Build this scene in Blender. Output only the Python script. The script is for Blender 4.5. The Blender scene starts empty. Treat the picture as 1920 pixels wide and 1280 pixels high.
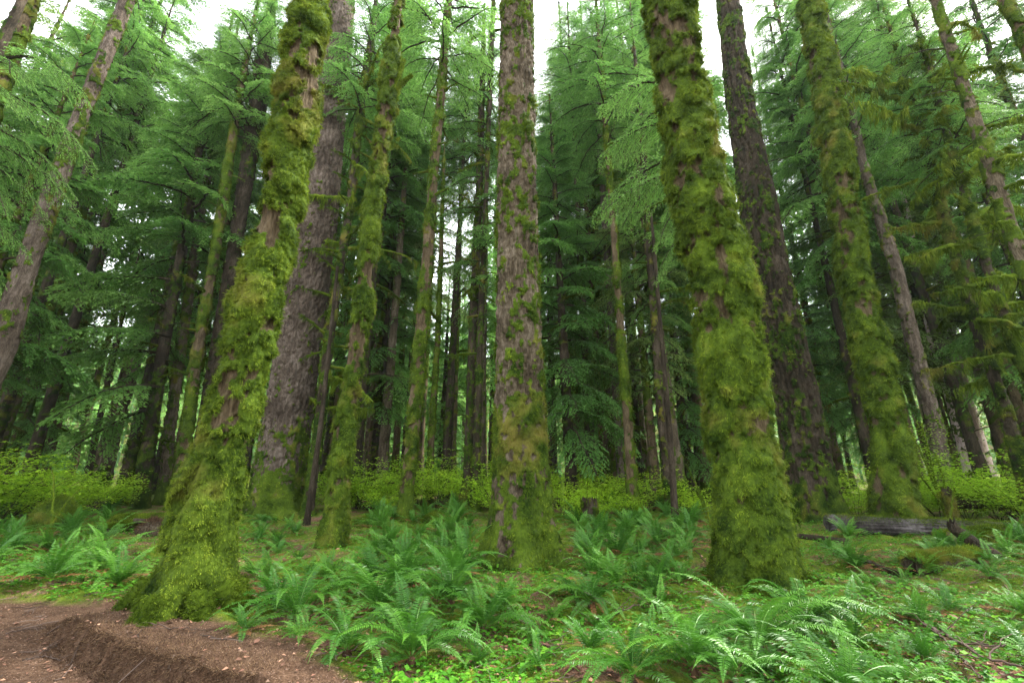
import bpy, math, random
import numpy as np
from math import radians, sin, cos, tan, pi
R_ = np.random.default_rng(7)
random.seed(7)
sc = bpy.context.scene
COL = sc.collection

# ------------------------------------------------------------------ camera, sky, sun, exposure
CAM_H = 1.5
PITCH = radians(17.7)
FPX = 827.0                       # focal length in pixels of the 1920 px wide photograph
cam_d = bpy.data.cameras.new('camera'); cam = bpy.data.objects.new('camera', cam_d); COL.objects.link(cam)
cam.location = (0, 0, CAM_H); cam.rotation_euler = (pi/2 + PITCH, 0, 0)
cam_d.sensor_width = 36; cam_d.lens = FPX / 1920 * 36; cam_d.clip_start = 0.05; cam_d.clip_end = 3000
sc.camera = cam

SUN_EL, SUN_AZ = radians(50), radians(62)      # azimuth from +Y towards +X
w = bpy.data.worlds.new('World'); sc.world = w; w.use_nodes = True
nt = w.node_tree; nt.nodes.clear()
sky = nt.nodes.new('ShaderNodeTexSky'); sky.sky_type = 'NISHITA'; sky.sun_disc = False
sky.sun_elevation = SUN_EL; sky.sun_rotation = SUN_AZ; sky.air_density = 1.0; sky.dust_density = 3.0
bgs = nt.nodes.new('ShaderNodeBackground'); bgs.inputs['Strength'].default_value = 0.10
nt.links.new(sky.outputs[0], bgs.inputs[0])
bgc = nt.nodes.new('ShaderNodeBackground')       # the even white overcast
bgc.inputs[0].default_value = (0.96, 0.98, 1.0, 1); bgc.inputs['Strength'].default_value = 0.76
mx = nt.nodes.new('ShaderNodeMixShader'); mx.inputs[0].default_value = 0.85
nt.links.new(bgs.outputs[0], mx.inputs[1]); nt.links.new(bgc.outputs[0], mx.inputs[2])
wo = nt.nodes.new('ShaderNodeOutputWorld'); nt.links.new(mx.outputs[0], wo.inputs['Surface'])

sd = bpy.data.lights.new('sun', 'SUN'); sd.energy = 3.6; sd.angle = radians(14); sd.color = (1, 0.96, 0.88)
so = bpy.data.objects.new('sun', sd); COL.objects.link(so)
so.rotation_euler = (pi/2 - SUN_EL, 0, pi - SUN_AZ)

sc.view_settings.view_transform = 'Standard'; sc.view_settings.look = 'None'
sc.view_settings.exposure = 2.5; sc.view_settings.gamma = 1.0
sc.render.engine = 'CYCLES'
cy = sc.cycles
cy.max_bounces = 5; cy.diffuse_bounces = 4; cy.glossy_bounces = 1; cy.transmission_bounces = 3
cy.transparent_max_bounces = 4; cy.volume_bounces = 1
cy.use_denoising = True
try: cy.denoiser = 'OPENIMAGEDENOISE'; cy.denoising_prefilter = 'ACCURATE'; cy.denoising_input_passes = 'RGB_ALBEDO_NORMAL'
except Exception: pass
cy.sample_clamp_indirect = 4.0
cy.use_adaptive_sampling = False

# ------------------------------------------------------------------ numpy noise
def _h(ix, iy, iz, s):
    M = np.uint64(0xFFFFFFFF)
    h = (ix.astype(np.int64).astype(np.uint64)*np.uint64(374761393) + iy.astype(np.int64).astype(np.uint64)*np.uint64(668265263)
         + iz.astype(np.int64).astype(np.uint64)*np.uint64(2147483647) + np.uint64(s*974634777 + 12345)) & M
    h = ((h ^ (h >> np.uint64(13))) * np.uint64(1274126177)) & M
    h = ((h ^ (h >> np.uint64(16))) * np.uint64(2246822519)) & M
    h = h ^ (h >> np.uint64(15))
    return (h & np.uint64(0xFFFFFF)).astype(np.float64) / 16777215.0
def vnoise(P, s=0):
    P = np.asarray(P, dtype=np.float64); I = np.floor(P).astype(np.int64); F = P - I; F = F*F*(3-2*F)
    x, y, z = I[:, 0], I[:, 1], I[:, 2]; fx, fy, fz = F[:, 0], F[:, 1], F[:, 2]
    def c(a, b, d): return _h(x+a, y+b, z+d, s)
    a = c(0,0,0)*(1-fx)+c(1,0,0)*fx; b = c(0,1,0)*(1-fx)+c(1,1,0)*fx
    e = c(0,0,1)*(1-fx)+c(1,0,1)*fx; f = c(0,1,1)*(1-fx)+c(1,1,1)*fx
    return (a*(1-fy)+b*fy)*(1-fz) + (e*(1-fy)+f*fy)*fz
def fbm(P, s=0, o=4, g=0.5):
    P = np.asarray(P, dtype=np.float64); t = 0; a = 1; n = 0
    for k in range(o):
        t = t + a*vnoise(P*(2.03**k) + k*17.3, s+k); n += a; a *= g
    return t/n
def worley(P, s=0):
    P = np.asarray(P, dtype=np.float64); I = np.floor(P).astype(np.int64); F = P - I
    f1 = np.full(len(P), 9.0); f2 = np.full(len(P), 9.0); rid = np.zeros(len(P))
    for a in (-1, 0, 1):
        for b in (-1, 0, 1):
            for c in (-1, 0, 1):
                X, Y, Z = I[:, 0]+a, I[:, 1]+b, I[:, 2]+c
                d = np.sqrt((a+_h(X, Y, Z, s)-F[:, 0])**2 + (b+_h(X, Y, Z, s+1)-F[:, 1])**2 + (c+_h(X, Y, Z, s+2)-F[:, 2])**2)
                m = d < f1
                f2 = np.where(m, f1, np.minimum(f2, d)); rid = np.where(m, _h(X, Y, Z, s+3), rid); f1 = np.where(m, d, f1)
    return f1, f2, rid
def sstep(a, b, x): t = np.clip((x-a)/(b-a), 0, 1); return t*t*(3-2*t)
def nrm(v): return v/np.maximum(np.linalg.norm(v, axis=-1, keepdims=True), 1e-9)
def col3(x, y, z): return np.stack([x, y, z], axis=1)

# ------------------------------------------------------------------ projection helpers (pixels of the photograph -> places)
def ray(px, py):
    xc = (px-960)/FPX; yc = -(py-640)/FPX
    return np.array([xc, cos(PITCH) - yc*sin(PITCH), sin(PITCH) + yc*cos(PITCH)])
def at_depth(px, py, D):
    d = ray(px, py); t = D/d[1]; return np.array([d[0]*t, D, CAM_H + d[2]*t])
def to_px(X, Y, Z):
    dy, dz = Y, Z-CAM_H; zc = dy*cos(PITCH)+dz*sin(PITCH); yc = -dy*sin(PITCH)+dz*cos(PITCH)
    return 960+FPX*X/zc, 640-FPX*yc/zc

# ------------------------------------------------------------------ terrain height
LIP = None; MOUNDS = []
def rise(y):
    y = np.asarray(y, dtype=float)
    z = np.where(y > 5, 1.1*(1-np.exp(-(y-5)*.04/1.1)), 0.0)
    return z + np.where(y > 105, 0.55*(np.minimum(y,215)-105)*sstep(105, 135, y), 0)
def ground0(px, py):
    d = ray(px, py); t = 3.0
    for _ in range(200):
        z = CAM_H+d[2]*t; g = float(rise(d[1]*t))
        if z < g: break
        t += 0.02 + (z-g)*0.3
    return np.array([d[0]*t, d[1]*t])
LIPP = np.array([ground0(*p) for p in [(110,1172),(160,1208),(232,1240),(330,1268),(470,1318)]])
def seg_dist(X, Y, A):
    best = np.full(X.shape, 1e9); side = np.zeros(X.shape); tt = np.zeros(X.shape)
    n = len(A)-1
    for i in range(n):
        ax, ay = A[i]; bx, by = A[i+1]; ux, uy = bx-ax, by-ay; L2 = ux*ux+uy*uy
        t = np.clip(((X-ax)*ux+(Y-ay)*uy)/L2, 0, 1); dx = X-ax-t*ux; dy = Y-ay-t*uy
        d = np.hypot(dx, dy); s = np.sign(ux*(Y-ay)-uy*(X-ax)); m = d < best
        best = np.where(m, d, best); side = np.where(m, s, side); tt = np.where(m, (i+t)/n, tt)
    return best, side, tt
PEDGE = np.array([ground0(*p) for p in [(-900,1085),(-300,1105),(0,1128),(110,1140),(235,1152),(330,1172)]])
LEDGE = np.array([ground0(*p) for p in [(235,1152),(330,1160),(380,1185),(440,1215),(560,1235),(680,1290),(760,1400)]])
def gz(X, Y):
    X = np.atleast_1d(np.asarray(X, dtype=float)); Y = np.atleast_1d(np.asarray(Y, dtype=float)); sh = X.shape; X = X.ravel(); Y = Y.ravel()
    P = col3(X, Y, X*0)
    path = pathmask(X, Y)
    b = (fbm(P*0.9, 3, 3)-.5)*.34 + (fbm(P*3.1+5, 9, 3)-.5)*.11
    f1, _, _ = worley(P*2.3, 31); b += np.clip(.55-f1, 0, 1)*.10
    b *= 1-.85*path
    z = rise(Y) + b - .0*path
    for mx_, my_, h, r in MOUNDS: z += h*np.exp(-((X-mx_)**2+(Y-my_)**2)/(r*r))
    d, s, t = seg_dist(X, Y, LIPP)
    wob = (fbm(P*4.0, 71, 3)-.5)*.16
    ds = d*s + wob
    ds = ds + (fbm(P*17, 72, 2)-.5)*.10
    amp = .14*sstep(-.02, .15, t)
    z += amp*np.where(ds > 0, np.exp(-(ds/1.0)**2), np.exp(-(ds/.055)**2)) * (0.75+.5*fbm(P*5, 5, 3))
    z += (np.abs(ds) < .25)*.035*(fbm(P*22, 73, 2)-.5)*(t > 0)
    z -= .11*sstep(-.02, .15, t)*sstep(0.0, .07, -ds)*np.exp(-(np.minimum(ds, 0)/1.3)**2)*(d < 4)
    z += (fbm(P*14, 44, 2)-.5)*.02
    return z.reshape(sh)
def pathmask(X, Y):
    """1 on the bare path and on the needle-strewn shelf beside it, 0 in the wood"""
    P = col3(X, Y, X*0); wob = (fbm(P*1.7, 77, 3)-.5)*.5 + (fbm(P*7, 78, 2)-.5)*.16
    yl = np.interp(X, PEDGE[:, 0], PEDGE[:, 1]) + wob
    a = sstep(.12, -.12, Y-yl) * (X <= PEDGE[-1, 0])
    o = np.argsort(LEDGE[:, 0]); yl2 = np.interp(X, LEDGE[o, 0], LEDGE[o, 1], right=-5) + wob
    b = sstep(.15, -.15, Y-yl2)*(X > PEDGE[-2, 0])
    return np.clip(np.maximum(a, b), 0, 1)
def ground_hit(px, py):
    d = ray(px, py); T = np.concatenate([np.arange(2.5, 30, .03), np.arange(30, 130, .3)])
    X, Y, Z = d[0]*T, d[1]*T, CAM_H+d[2]*T; g = gz(X, Y); k = np.argmax(Z < g)
    if not (Z < g).any(): k = len(T)-1
    return float(X[k]), float(Y[k])

# ------------------------------------------------------------------ mesh building
class Acc:
    def __init__(s): s.V = []; s.F = []; s.A = []; s.M = []; s.n = 0
    def add(s, V, F, a=None, mat=0):
        V = np.asarray(V, dtype=np.float32).reshape(-1, 3); F = np.asarray(F, dtype=np.int64)
        s.V.append(V); s.F.append(F + s.n); s.M.append(np.full(len(F), mat, dtype=np.int32))
        s.A.append(np.broadcast_to(np.asarray(0.5 if a is None else a, dtype=np.float32), (len(V),)).copy()); s.n += len(V)
    def arrays(s): return np.concatenate(s.V), s.F, np.concatenate(s.A), s.M
    def mesh(s, name, mats, smooth=False):
        me = bpy.data.meshes.new(name)
        V = np.concatenate(s.V); A = np.concatenate(s.A)
        me.vertices.add(len(V)); me.vertices.foreach_set('co', V.ravel())
        tot = np.concatenate([np.full(len(f), f.shape[1], dtype=np.int32) for f in s.F])
        loops = np.concatenate([f.ravel() for f in s.F]).astype(np.int32)
        start = np.concatenate([[0], np.cumsum(tot)[:-1]]).astype(np.int32)
        me.loops.add(len(loops)); me.loops.foreach_set('vertex_index', loops)
        me.polygons.add(len(tot)); me.polygons.foreach_set('loop_start', start)
        try: me.polygons.foreach_set('loop_total', tot)
        except Exception: pass
        me.polygons.foreach_set('material_index', np.concatenate(s.M))
        me.polygons.foreach_set('use_smooth', np.full(len(tot), smooth, dtype=bool))
        at = me.attributes.new('v', 'FLOAT', 'POINT'); at.data.foreach_set('value', A)
        for m in (mats if isinstance(mats, (list, tuple)) else [mats]): me.materials.append(m)
        me.update(calc_edges=True)
        return me
def link(name, me, parent=None, loc=(0, 0, 0), rot=(0, 0, 0), scale=1):
    o = bpy.data.objects.new(name, me); COL.objects.link(o); o.location = loc; o.rotation_euler = rot
    o.scale = (scale,)*3 if not hasattr(scale, '__len__') else scale
    if parent: o.parent = parent
    return o
def tag(o, label=None, cat=None, group=None, kind=None):
    if label: o['label'] = label
    if cat: o['category'] = cat
    if group: o['group'] = group
    if kind: o['kind'] = kind
    return o
def empty(name, loc, rz=0, scale=1): return link(name, None, None, loc, (0, 0, rz), scale)

def tube(P, r, k=6, cap=True):
    P = np.asarray(P, float); n = len(P); r = np.broadcast_to(np.asarray(r, float), (n,))
    T = nrm(np.gradient(P, axis=0)); ref = np.array([0, 0, 1.0]) if abs(T[0][2]) < .9 else np.array([1.0, 0, 0])
    S = nrm(np.cross(T, ref)); U = np.cross(S, T); a = np.arange(k)*2*pi/k
    V = P[:, None, :] + r[:, None, None]*(np.cos(a)[None, :, None]*S[:, None, :] + np.sin(a)[None, :, None]*U[:, None, :])
    i = np.arange(n-1)[:, None]*k; j = np.arange(k)[None, :]; j2 = (j+1) % k
    F = np.stack([i+j, i+j2, i+k+j2, i+k+j], -1).reshape(-1, 4)
    return V.reshape(-1, 3), F
def tris(base, side, tip):
    """n single-triangle blades: base points, half-width vectors, tip offsets"""
    n = len(base); V = np.stack([base-side, base+side, base+tip], 1).reshape(-1, 3)
    return V, np.arange(3*n).reshape(n, 3)
def kites(c, u, v, fold=None):
    """n kites: root c, length vector u, half width vector v; folded along the midrib by `fold`"""
    n = len(c); f = 0 if fold is None else fold
    V = np.stack([c, c+u*.45+v+f, c+u, c+u*.45-v+f], 1).reshape(-1, 3); i = np.arange(n)[:, None]*4
    return V, np.concatenate([i+[0, 1, 2], i+[0, 2, 3]])

# ------------------------------------------------------------------ materials
def mat(name):
    m = bpy.data.materials.new(name); m.use_nodes = True; n = m.node_tree; n.nodes.clear()
    o = n.nodes.new('ShaderNodeOutputMaterial'); return m, n, o
def N(n, t, **k):
    x = n.nodes.new(t)
    for a, b in k.items():
        if a in x.inputs: x.inputs[a].default_value = b
        else: setattr(x, a, b)
    return x
def noise(n, scale, detail=4, vec=None, rough=.55):
    x = N(n, 'ShaderNodeTexNoise'); x.inputs['Scale'].default_value = scale; x.inputs['Detail'].default_value = detail; x.inputs['Roughness'].default_value = rough
    if vec is not None: n.links.new(vec, x.inputs['Vector'])
    return x.outputs['Fac']
def ramp(n, fac, stops):
    r = n.nodes.new('ShaderNodeValToRGB'); cr = r.color_ramp
    while len(cr.elements) < len(stops): cr.elements.new(.5)
    for e, (p, c) in zip(cr.elements, stops): e.position = p; e.color = (*c, 1)
    n.links.new(fac, r.inputs[0]); return r.outputs[0]
def math_(n, op, a, b=None, clamp=False):
    x = n.nodes.new('ShaderNodeMath'); x.operation = op; x.use_clamp = clamp
    for i, q in enumerate((a, b)):
        if q is None: continue
        if isinstance(q, (int, float)): x.inputs[i].default_value = q
        else: n.links.new(q, x.inputs[i])
    return x.outputs[0]
def mixc(n, f, a, b, mode='MIX'):
    x = n.nodes.new('ShaderNodeMix'); x.data_type = 'RGBA'; x.blend_type = mode
    for i, q in ((0, f), (6, a), (7, b)):
        if isinstance(q, (int, float)): x.inputs[i].default_value = q
        elif isinstance(q, tuple): x.inputs[i].default_value = (*q, 1)
        else: n.links.new(q, x.inputs[i])
    return x.outputs[2]
def attr(n, nm='v'):
    x = n.nodes.new('ShaderNodeAttribute'); x.attribute_name = nm; return x.outputs['Fac']
def objco(n, sc3=(1, 1, 1)):
    t = n.nodes.new('ShaderNodeTexCoord'); m = n.nodes.new('ShaderNodeMapping'); m.inputs['Scale'].default_value = sc3
    oi = n.nodes.new('ShaderNodeObjectInfo'); a = n.nodes.new('ShaderNodeVectorMath'); a.operation = 'MULTIPLY_ADD'; a.inputs[1].default_value = (3.37, 5.71, 4.13)
    n.links.new(oi.outputs['Location'], a.inputs[0]); n.links.new(t.outputs['Object'], a.inputs[2])
    n.links.new(a.outputs[0], m.inputs[0]); return m.outputs[0]
def finish(m, n, o, colr, rough=.85, trans=0, bump=None, spec=.3, dist=.01):
    p = n.nodes.new('ShaderNodeBsdfPrincipled'); n.links.new(colr, p.inputs['Base Color'])
    if isinstance(rough, (int, float)): p.inputs['Roughness'].default_value = rough
    else: n.links.new(rough, p.inputs['Roughness'])
    p.inputs['Specular IOR Level'].default_value = spec
    if bump is not None:
        b = n.nodes.new('ShaderNodeBump'); b.inputs['Distance'].default_value = dist; b.inputs['Strength'].default_value = .8
        n.links.new(bump, b.inputs['Height']); n.links.new(b.outputs[0], p.inputs['Normal'])
    sh = p.outputs[0]
    if trans:
        t = n.nodes.new('ShaderNodeBsdfTranslucent'); n.links.new(mixc(n, .35, colr, (.35, .6, .04), 'MULTIPLY') if False else colr, t.inputs[0])
        x = n.nodes.new('ShaderNodeMixShader'); x.inputs[0].default_value = trans
        n.links.new(sh, x.inputs[1]); n.links.new(t.outputs[0], x.inputs[2]); sh = x.outputs[0]
    n.links.new(sh, o.inputs['Surface']); return m

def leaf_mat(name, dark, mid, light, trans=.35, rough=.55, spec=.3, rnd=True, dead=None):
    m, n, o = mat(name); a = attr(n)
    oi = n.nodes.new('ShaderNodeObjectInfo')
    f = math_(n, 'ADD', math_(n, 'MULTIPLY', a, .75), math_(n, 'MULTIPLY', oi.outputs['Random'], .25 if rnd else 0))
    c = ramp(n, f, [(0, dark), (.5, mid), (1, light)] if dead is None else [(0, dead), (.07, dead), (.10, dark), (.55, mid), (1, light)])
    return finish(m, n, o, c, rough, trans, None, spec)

MOSS_D, MOSS_M, MOSS_L, MOSS_T = (.010, .024, .002), (.078, .124, .010), (.28, .37, .036), (.15, .095, .030)
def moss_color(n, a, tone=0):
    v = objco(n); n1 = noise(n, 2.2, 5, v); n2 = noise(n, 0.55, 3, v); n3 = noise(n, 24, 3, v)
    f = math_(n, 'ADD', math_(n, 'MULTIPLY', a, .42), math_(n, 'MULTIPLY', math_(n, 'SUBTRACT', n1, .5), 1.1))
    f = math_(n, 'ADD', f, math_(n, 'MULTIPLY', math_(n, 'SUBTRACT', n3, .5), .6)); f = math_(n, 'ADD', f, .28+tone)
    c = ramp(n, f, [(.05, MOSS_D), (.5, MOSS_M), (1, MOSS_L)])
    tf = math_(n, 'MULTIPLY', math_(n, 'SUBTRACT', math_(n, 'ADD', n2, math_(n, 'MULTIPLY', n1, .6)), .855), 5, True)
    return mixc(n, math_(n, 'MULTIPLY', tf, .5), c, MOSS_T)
def moss_mat(name, tone=0):
    m, n, o = mat(name); c = moss_color(n, attr(n), tone); return finish(m, n, o, c, .9, .25, None, .05)
def bark_mat(name, c0, c1, c2, zs=.25, scale=9, tone=0):
    """bark with moss where the vertex attribute v is above a half"""
    m, n, o = mat(name); v = objco(n, (1, 1, zs)); a = attr(n)
    n1 = noise(n, scale, 6, v, .65); n2 = noise(n, scale*5, 4, v); n0 = noise(n, 1.1, 3, objco(n))
    f = math_(n, 'ADD', math_(n, 'MULTIPLY', n1, .6), math_(n, 'MULTIPLY', n2, .45))
    f = math_(n, 'ADD', f, math_(n, 'MULTIPLY', math_(n, 'SUBTRACT', n0, .5), .5))
    c = ramp(n, f, [(.34, c0), (.52, c1), (.72, c2)])
    mm = math_(n, 'MULTIPLY', math_(n, 'SUBTRACT', math_(n, 'ADD', a, math_(n, 'MULTIPLY', math_(n, 'SUBTRACT', noise(n, 30, 3, objco(n)), .5), .5)), .42), 6, True)
    cc = mixc(n, mm, c, moss_color(n, .12, tone-.06))  # moss underlayer coloured darker so gaps between tufts look shaded
    return finish(m, n, o, cc, .9, 0, math_(n, 'ADD', n1, n2), .08, .035)

M = {}
M['moss'] = moss_mat('moss'); M['moss_bright'] = moss_mat('moss_bright', .12); M['moss_dark'] = moss_mat('moss_dark', -.16)
M['bark_red'] = bark_mat('bark_reddish', (.020, .015, .009), (.072, .056, .036), (.175, .145, .104))
M['bark_grey'] = bark_mat('bark_grey', (.022, .016, .011), (.074, .057, .043), (.185, .15, .122))
M['bark_dark'] = bark_mat('bark_dark', (.010, .008, .005), (.030, .023, .015), (.085, .067, .048), tone=-.1)
M['bark_brown'] = bark_mat('bark_brown', (.026, .018, .009), (.072, .053, .030), (.15, .115, .07))
M['bark_pale'] = bark_mat('bark_pale', (.15, .10, .09), (.36, .27, .25), (.55, .46, .44))
M['hemlock'] = leaf_mat('hemlock_needles', (.036, .105, .022), (.108, .255, .048), (.26, .46, .10), .5, .5, .18)
M['hemlock_y'] = leaf_mat('spruce_needles', (.045, .095, .020), (.13, .225, .045), (.28, .40, .10), .45, .55, .15)
M['fern'] = leaf_mat('fern_green', (.012, .050, .005), (.044, .148, .013), (.15, .34, .036), .28, .40, .28, True)
M['fern_dead'] = leaf_mat('fern_dead', (.09, .04, .015), (.20, .095, .035), (.34, .20, .08), .2, .8, .2)
M['shrub'] = leaf_mat('shrub_leaf', (.08, .19, .010), (.27, .47, .022), (.52, .70, .05), .45, .5, .2)
M['cover'] = leaf_mat('cover_leaf', (.018, .085, .008), (.065, .22, .014), (.20, .40, .03), .35, .5, .12)
M['litter'] = leaf_mat('litter_leaf', (.07, .035, .02), (.20, .095, .06), (.50, .28, .17), .1, .7, .3)
M['twig'] = leaf_mat('dead_twig', (.03, .02, .014), (.09, .06, .045), (.22, .17, .14), 0, .85, .2)
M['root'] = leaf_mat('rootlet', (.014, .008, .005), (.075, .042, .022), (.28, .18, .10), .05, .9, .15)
M['stone'] = leaf_mat('path_crumb', (.022, .012, .008), (.090, .052, .033), (.28, .18, .125), 0, .9, .2)
M['log'] = bark_mat('weathered_wood', (.016, .013, .011), (.052, .045, .043), (.15, .132, .132), zs=1, scale=3)
def ground_material():
    m, n, o = mat('forest_floor'); a = attr(n); v = objco(n)
    n1 = noise(n, 1.3, 5, v); n2 = noise(n, 7, 5, v, .65); n3 = noise(n, 60, 4, v, .7); n4 = noise(n, 22, 3, v)
    green = ramp(n, math_(n, 'ADD', math_(n, 'MULTIPLY', n2, .6), math_(n, 'MULTIPLY', n3, .5)), [(.35, (.022, .045, .006)), (.55, (.085, .13, .012)), (.78, (.22, .27, .03))])
    lit = ramp(n, math_(n, 'ADD', math_(n, 'MULTIPLY', n4, .5), math_(n, 'MULTIPLY', n3, .55)), [(.34, (.035, .020, .013)), (.52, (.115, .062, .04)), (.72, (.30, .18, .125))])
    f = math_(n, 'MULTIPLY', math_(n, 'SUBTRACT', math_(n, 'ADD', n1, math_(n, 'MULTIPLY', n2, .5)), .725), 7, True)
    wood = mixc(n, f, green, lit)
    soil = ramp(n, math_(n, 'ADD', math_(n, 'MULTIPLY', n3, .65), math_(n, 'MULTIPLY', n2, .4)), [(.32, (.020, .011, .006)), (.52, (.078, .045, .027)), (.75, (.20, .125, .082))])
    c = mixc(n, a, wood, soil)
    finish(m, n, o, c, .92, 0, math_(n, 'ADD', n3, math_(n, 'MULTIPLY', n4, .8)), .06, .03); return m
M['ground'] = ground_material()

# ------------------------------------------------------------------ trunks
def trunk_frame(edges, D, zmax, rtop=.3):
    """edges: rows (y, x_left, x_right) read off the photograph; gives centre line and radius of the real trunk standing at depth D"""
    pts = []
    for (y, xl, xr) in sorted(edges, key=lambda e: -e[0]):
        a, b = at_depth(xl, y, D), at_depth(xr, y, D); c = (a+b)/2
        ca = cos(math.atan2(abs(c[0]), D)); pts.append((c[2], c[0], (b[0]-a[0])/2*ca))
    pts = np.array(pts); z, x, r = pts[:, 0], pts[:, 1], pts[:, 2]
    zt = z[-1]; sl = (x[-1]-x[-2])/(z[-1]-z[-2])*.5
    if zmax > zt+.5:
        zz = np.linspace(zt, zmax, 6)[1:]; x = np.append(x, x[-1]+sl*(zz-zt)); r = np.append(r, r[-1]*(1-(1-rtop)*(zz-zt)/(zmax-zt))); z = np.append(z, zz)
    return z, x, r
def smooth_interp(q, z, y):
    y0 = np.interp(q, z, y); return (np.interp(q-.25, z, y)+2*y0+np.interp(q+.25, z, y))/4

def make_trunk(z, x, r, D, res=.03, moss=1.0, base_moss=1.2, bark='plate', amp=.03, thick=.07, lump=.30, seed=0, but=.2, nb=5, ztop_res=None, wander=0):
    """returns ring grid arrays in local coordinates (origin at foot): V (nz,k,3), normals, moss amount"""
    x0 = np.interp(z[0], z, x); g = float(gz(x[0], D)[0])
    zb = g-.35; H = z[-1]
    zs = [zb]; 
    while zs[-1] < H: zs.append(zs[-1]+res*(1+.02*max(0, zs[-1]-3)))
    zs = np.array(zs); cx = smooth_interp(zs, z, x); rr = smooth_interp(zs, z, r)
    low = zs < z[0]; rr = np.where(low, r[0]*(1+.35*(z[0]-zs)), rr); cx = np.where(low, x[0], cx)
    k = int(np.clip(2*pi*np.median(rr)/res, 12, 420)); th = np.arange(k)*2*pi/k
    Z, TH = np.meshgrid(zs, th, indexing='ij'); RR = rr[:, None]*np.ones_like(TH)
    h = np.clip(Z-g, 0, None); rs = np.random.default_rng(seed+100); ph = rs.uniform(0, 6.28, 4)
    lob = .55*np.cos(nb*TH+ph[0]+.25*h)+.3*np.cos((nb+2)*TH+ph[1])+.25*np.cos((nb-2)*TH+ph[2])
    RR = RR*(1+but*1.35*lob*np.exp(-h/.6) + .22*np.exp(-h/.16) + .03*np.cos(3*TH+ph[3]+.2*Z))
    ux, uy = np.cos(TH), np.sin(TH); off = seed*13.7
    Px = RR*ux; Py = RR*uy
    P = np.stack([Px.ravel()+off, Py.ravel()+off*.5, Z.ravel()], 1)
    q = P*[1, 1, .8]
    if bark == 'plate':
        wv = (fbm(P*[6, 6, 3], seed+5, 2)-.5)[:, None]*.5
        f1, f2, rid = worley(P*[11, 11, 2.6]+wv, seed+20); c1 = sstep(0, .28, f2-f1)
        f1b, f2b, _ = worley(P*[26, 26, 10]+wv, seed+24)
        bd = amp*(c1*(.55+.5*rid)-.6 + .25*sstep(0, .3, f2b-f1b)) + amp*.4*(fbm(P*[30, 30, 20], seed+7, 2)-.5)
    elif bark == 'furrow':
        wv = fbm(P*[2, 2, 1.2], seed+5, 2)[:, None]*[2.0, 2.0, 0]
        rd = 1-np.abs(2*fbm(P*[9, 9, 1.1]+wv, seed+21, 3)-1)*2.2; rd2 = np.abs(2*fbm(P*[22, 22, 3.5], seed+22, 2)-1)
        bd = amp*(-1.1*np.clip(rd, 0, 1)**3 + .5*rd2 + .25*(fbm(P*[30, 30, 30], seed+7, 2)-.5))
    else:
        bd = amp*(fbm(P*[14, 14, 4], seed+5, 3)-.5)
    n1 = fbm(q*1.5, seed+11, 4); n2 = fbm(q*5.5, seed+12, 3); hh = h.ravel()
    thr = np.interp(moss, [0, .1, .3, .5, .7, .9, 1], [.95, .63, .55, .50, .455, .40, .345])
    n3 = fbm(q*[13, 13, 9], seed+14, 3); sc_ = .5 + 1.7*(((.5*n1+.5*n2) if moss > .6 else (.3*n1+.3*n2+.4*n3)) - .5) + .3*(fbm(P*[7, 7, .9], seed+13, 2)-.5)
    thr = thr + (.27-thr)*np.clip(1-hh/(base_moss*1.35), 0, 1)**.7*(thr > .27)
    m = sstep(thr-.02, thr+.045, sc_)
    m = np.clip(m, 0, 1)
    lm = 1/lump
    f1, f2, rid = worley(q*[lm, lm, lm*.9] + (fbm(q*4, seed+31, 2)-.5)[:, None]*.9, seed+30)
    cush = np.sqrt(np.clip(1-(f1/.8)**2, 0, 1))*(.35+.9*rid)
    f1c, _, ridc = worley(q*[lm*3.2, lm*3.2, lm*2.6], seed+33); cush2 = np.sqrt(np.clip(1-(f1c/.85)**2, 0, 1))
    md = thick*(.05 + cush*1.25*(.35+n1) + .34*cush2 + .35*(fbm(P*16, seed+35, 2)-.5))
    d = bd*(1-.75*m) + md*m - thick*.9*min(1, moss*1.2)
    Rf = RR + d.reshape(RR.shape)
    V = np.stack([cx[:, None]+Rf*ux, Rf*uy, Z - (m*md*1.0).reshape(Z.shape)], -1)
    V[..., 0] -= x0; V[..., 2] -= g
    du = np.roll(V, -1, 1)-np.roll(V, 1, 1); dz = np.gradient(V, axis=0); Nn = nrm(np.cross(du, dz))
    return dict(V=V, N=Nn, m=m.reshape(Z.shape), cush=(md/thick).reshape(Z.shape), h=hh.reshape(Z.shape), foot=(x0, D, g), x=x, z=z, r=r)
def trunk_mesh(T, name, material):
    nz, k, _ = T['V'].shape; A = Acc(); i = np.arange(nz-1)[:, None]*k; j = np.arange(k)[None, :]; j2 = (j+1) % k
    A.add(T['V'], np.stack([i+j, i+j2, i+k+j2, i+k+j], -1).reshape(-1, 4), T['m'].ravel())
    return A.mesh(name, material, True)
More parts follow.
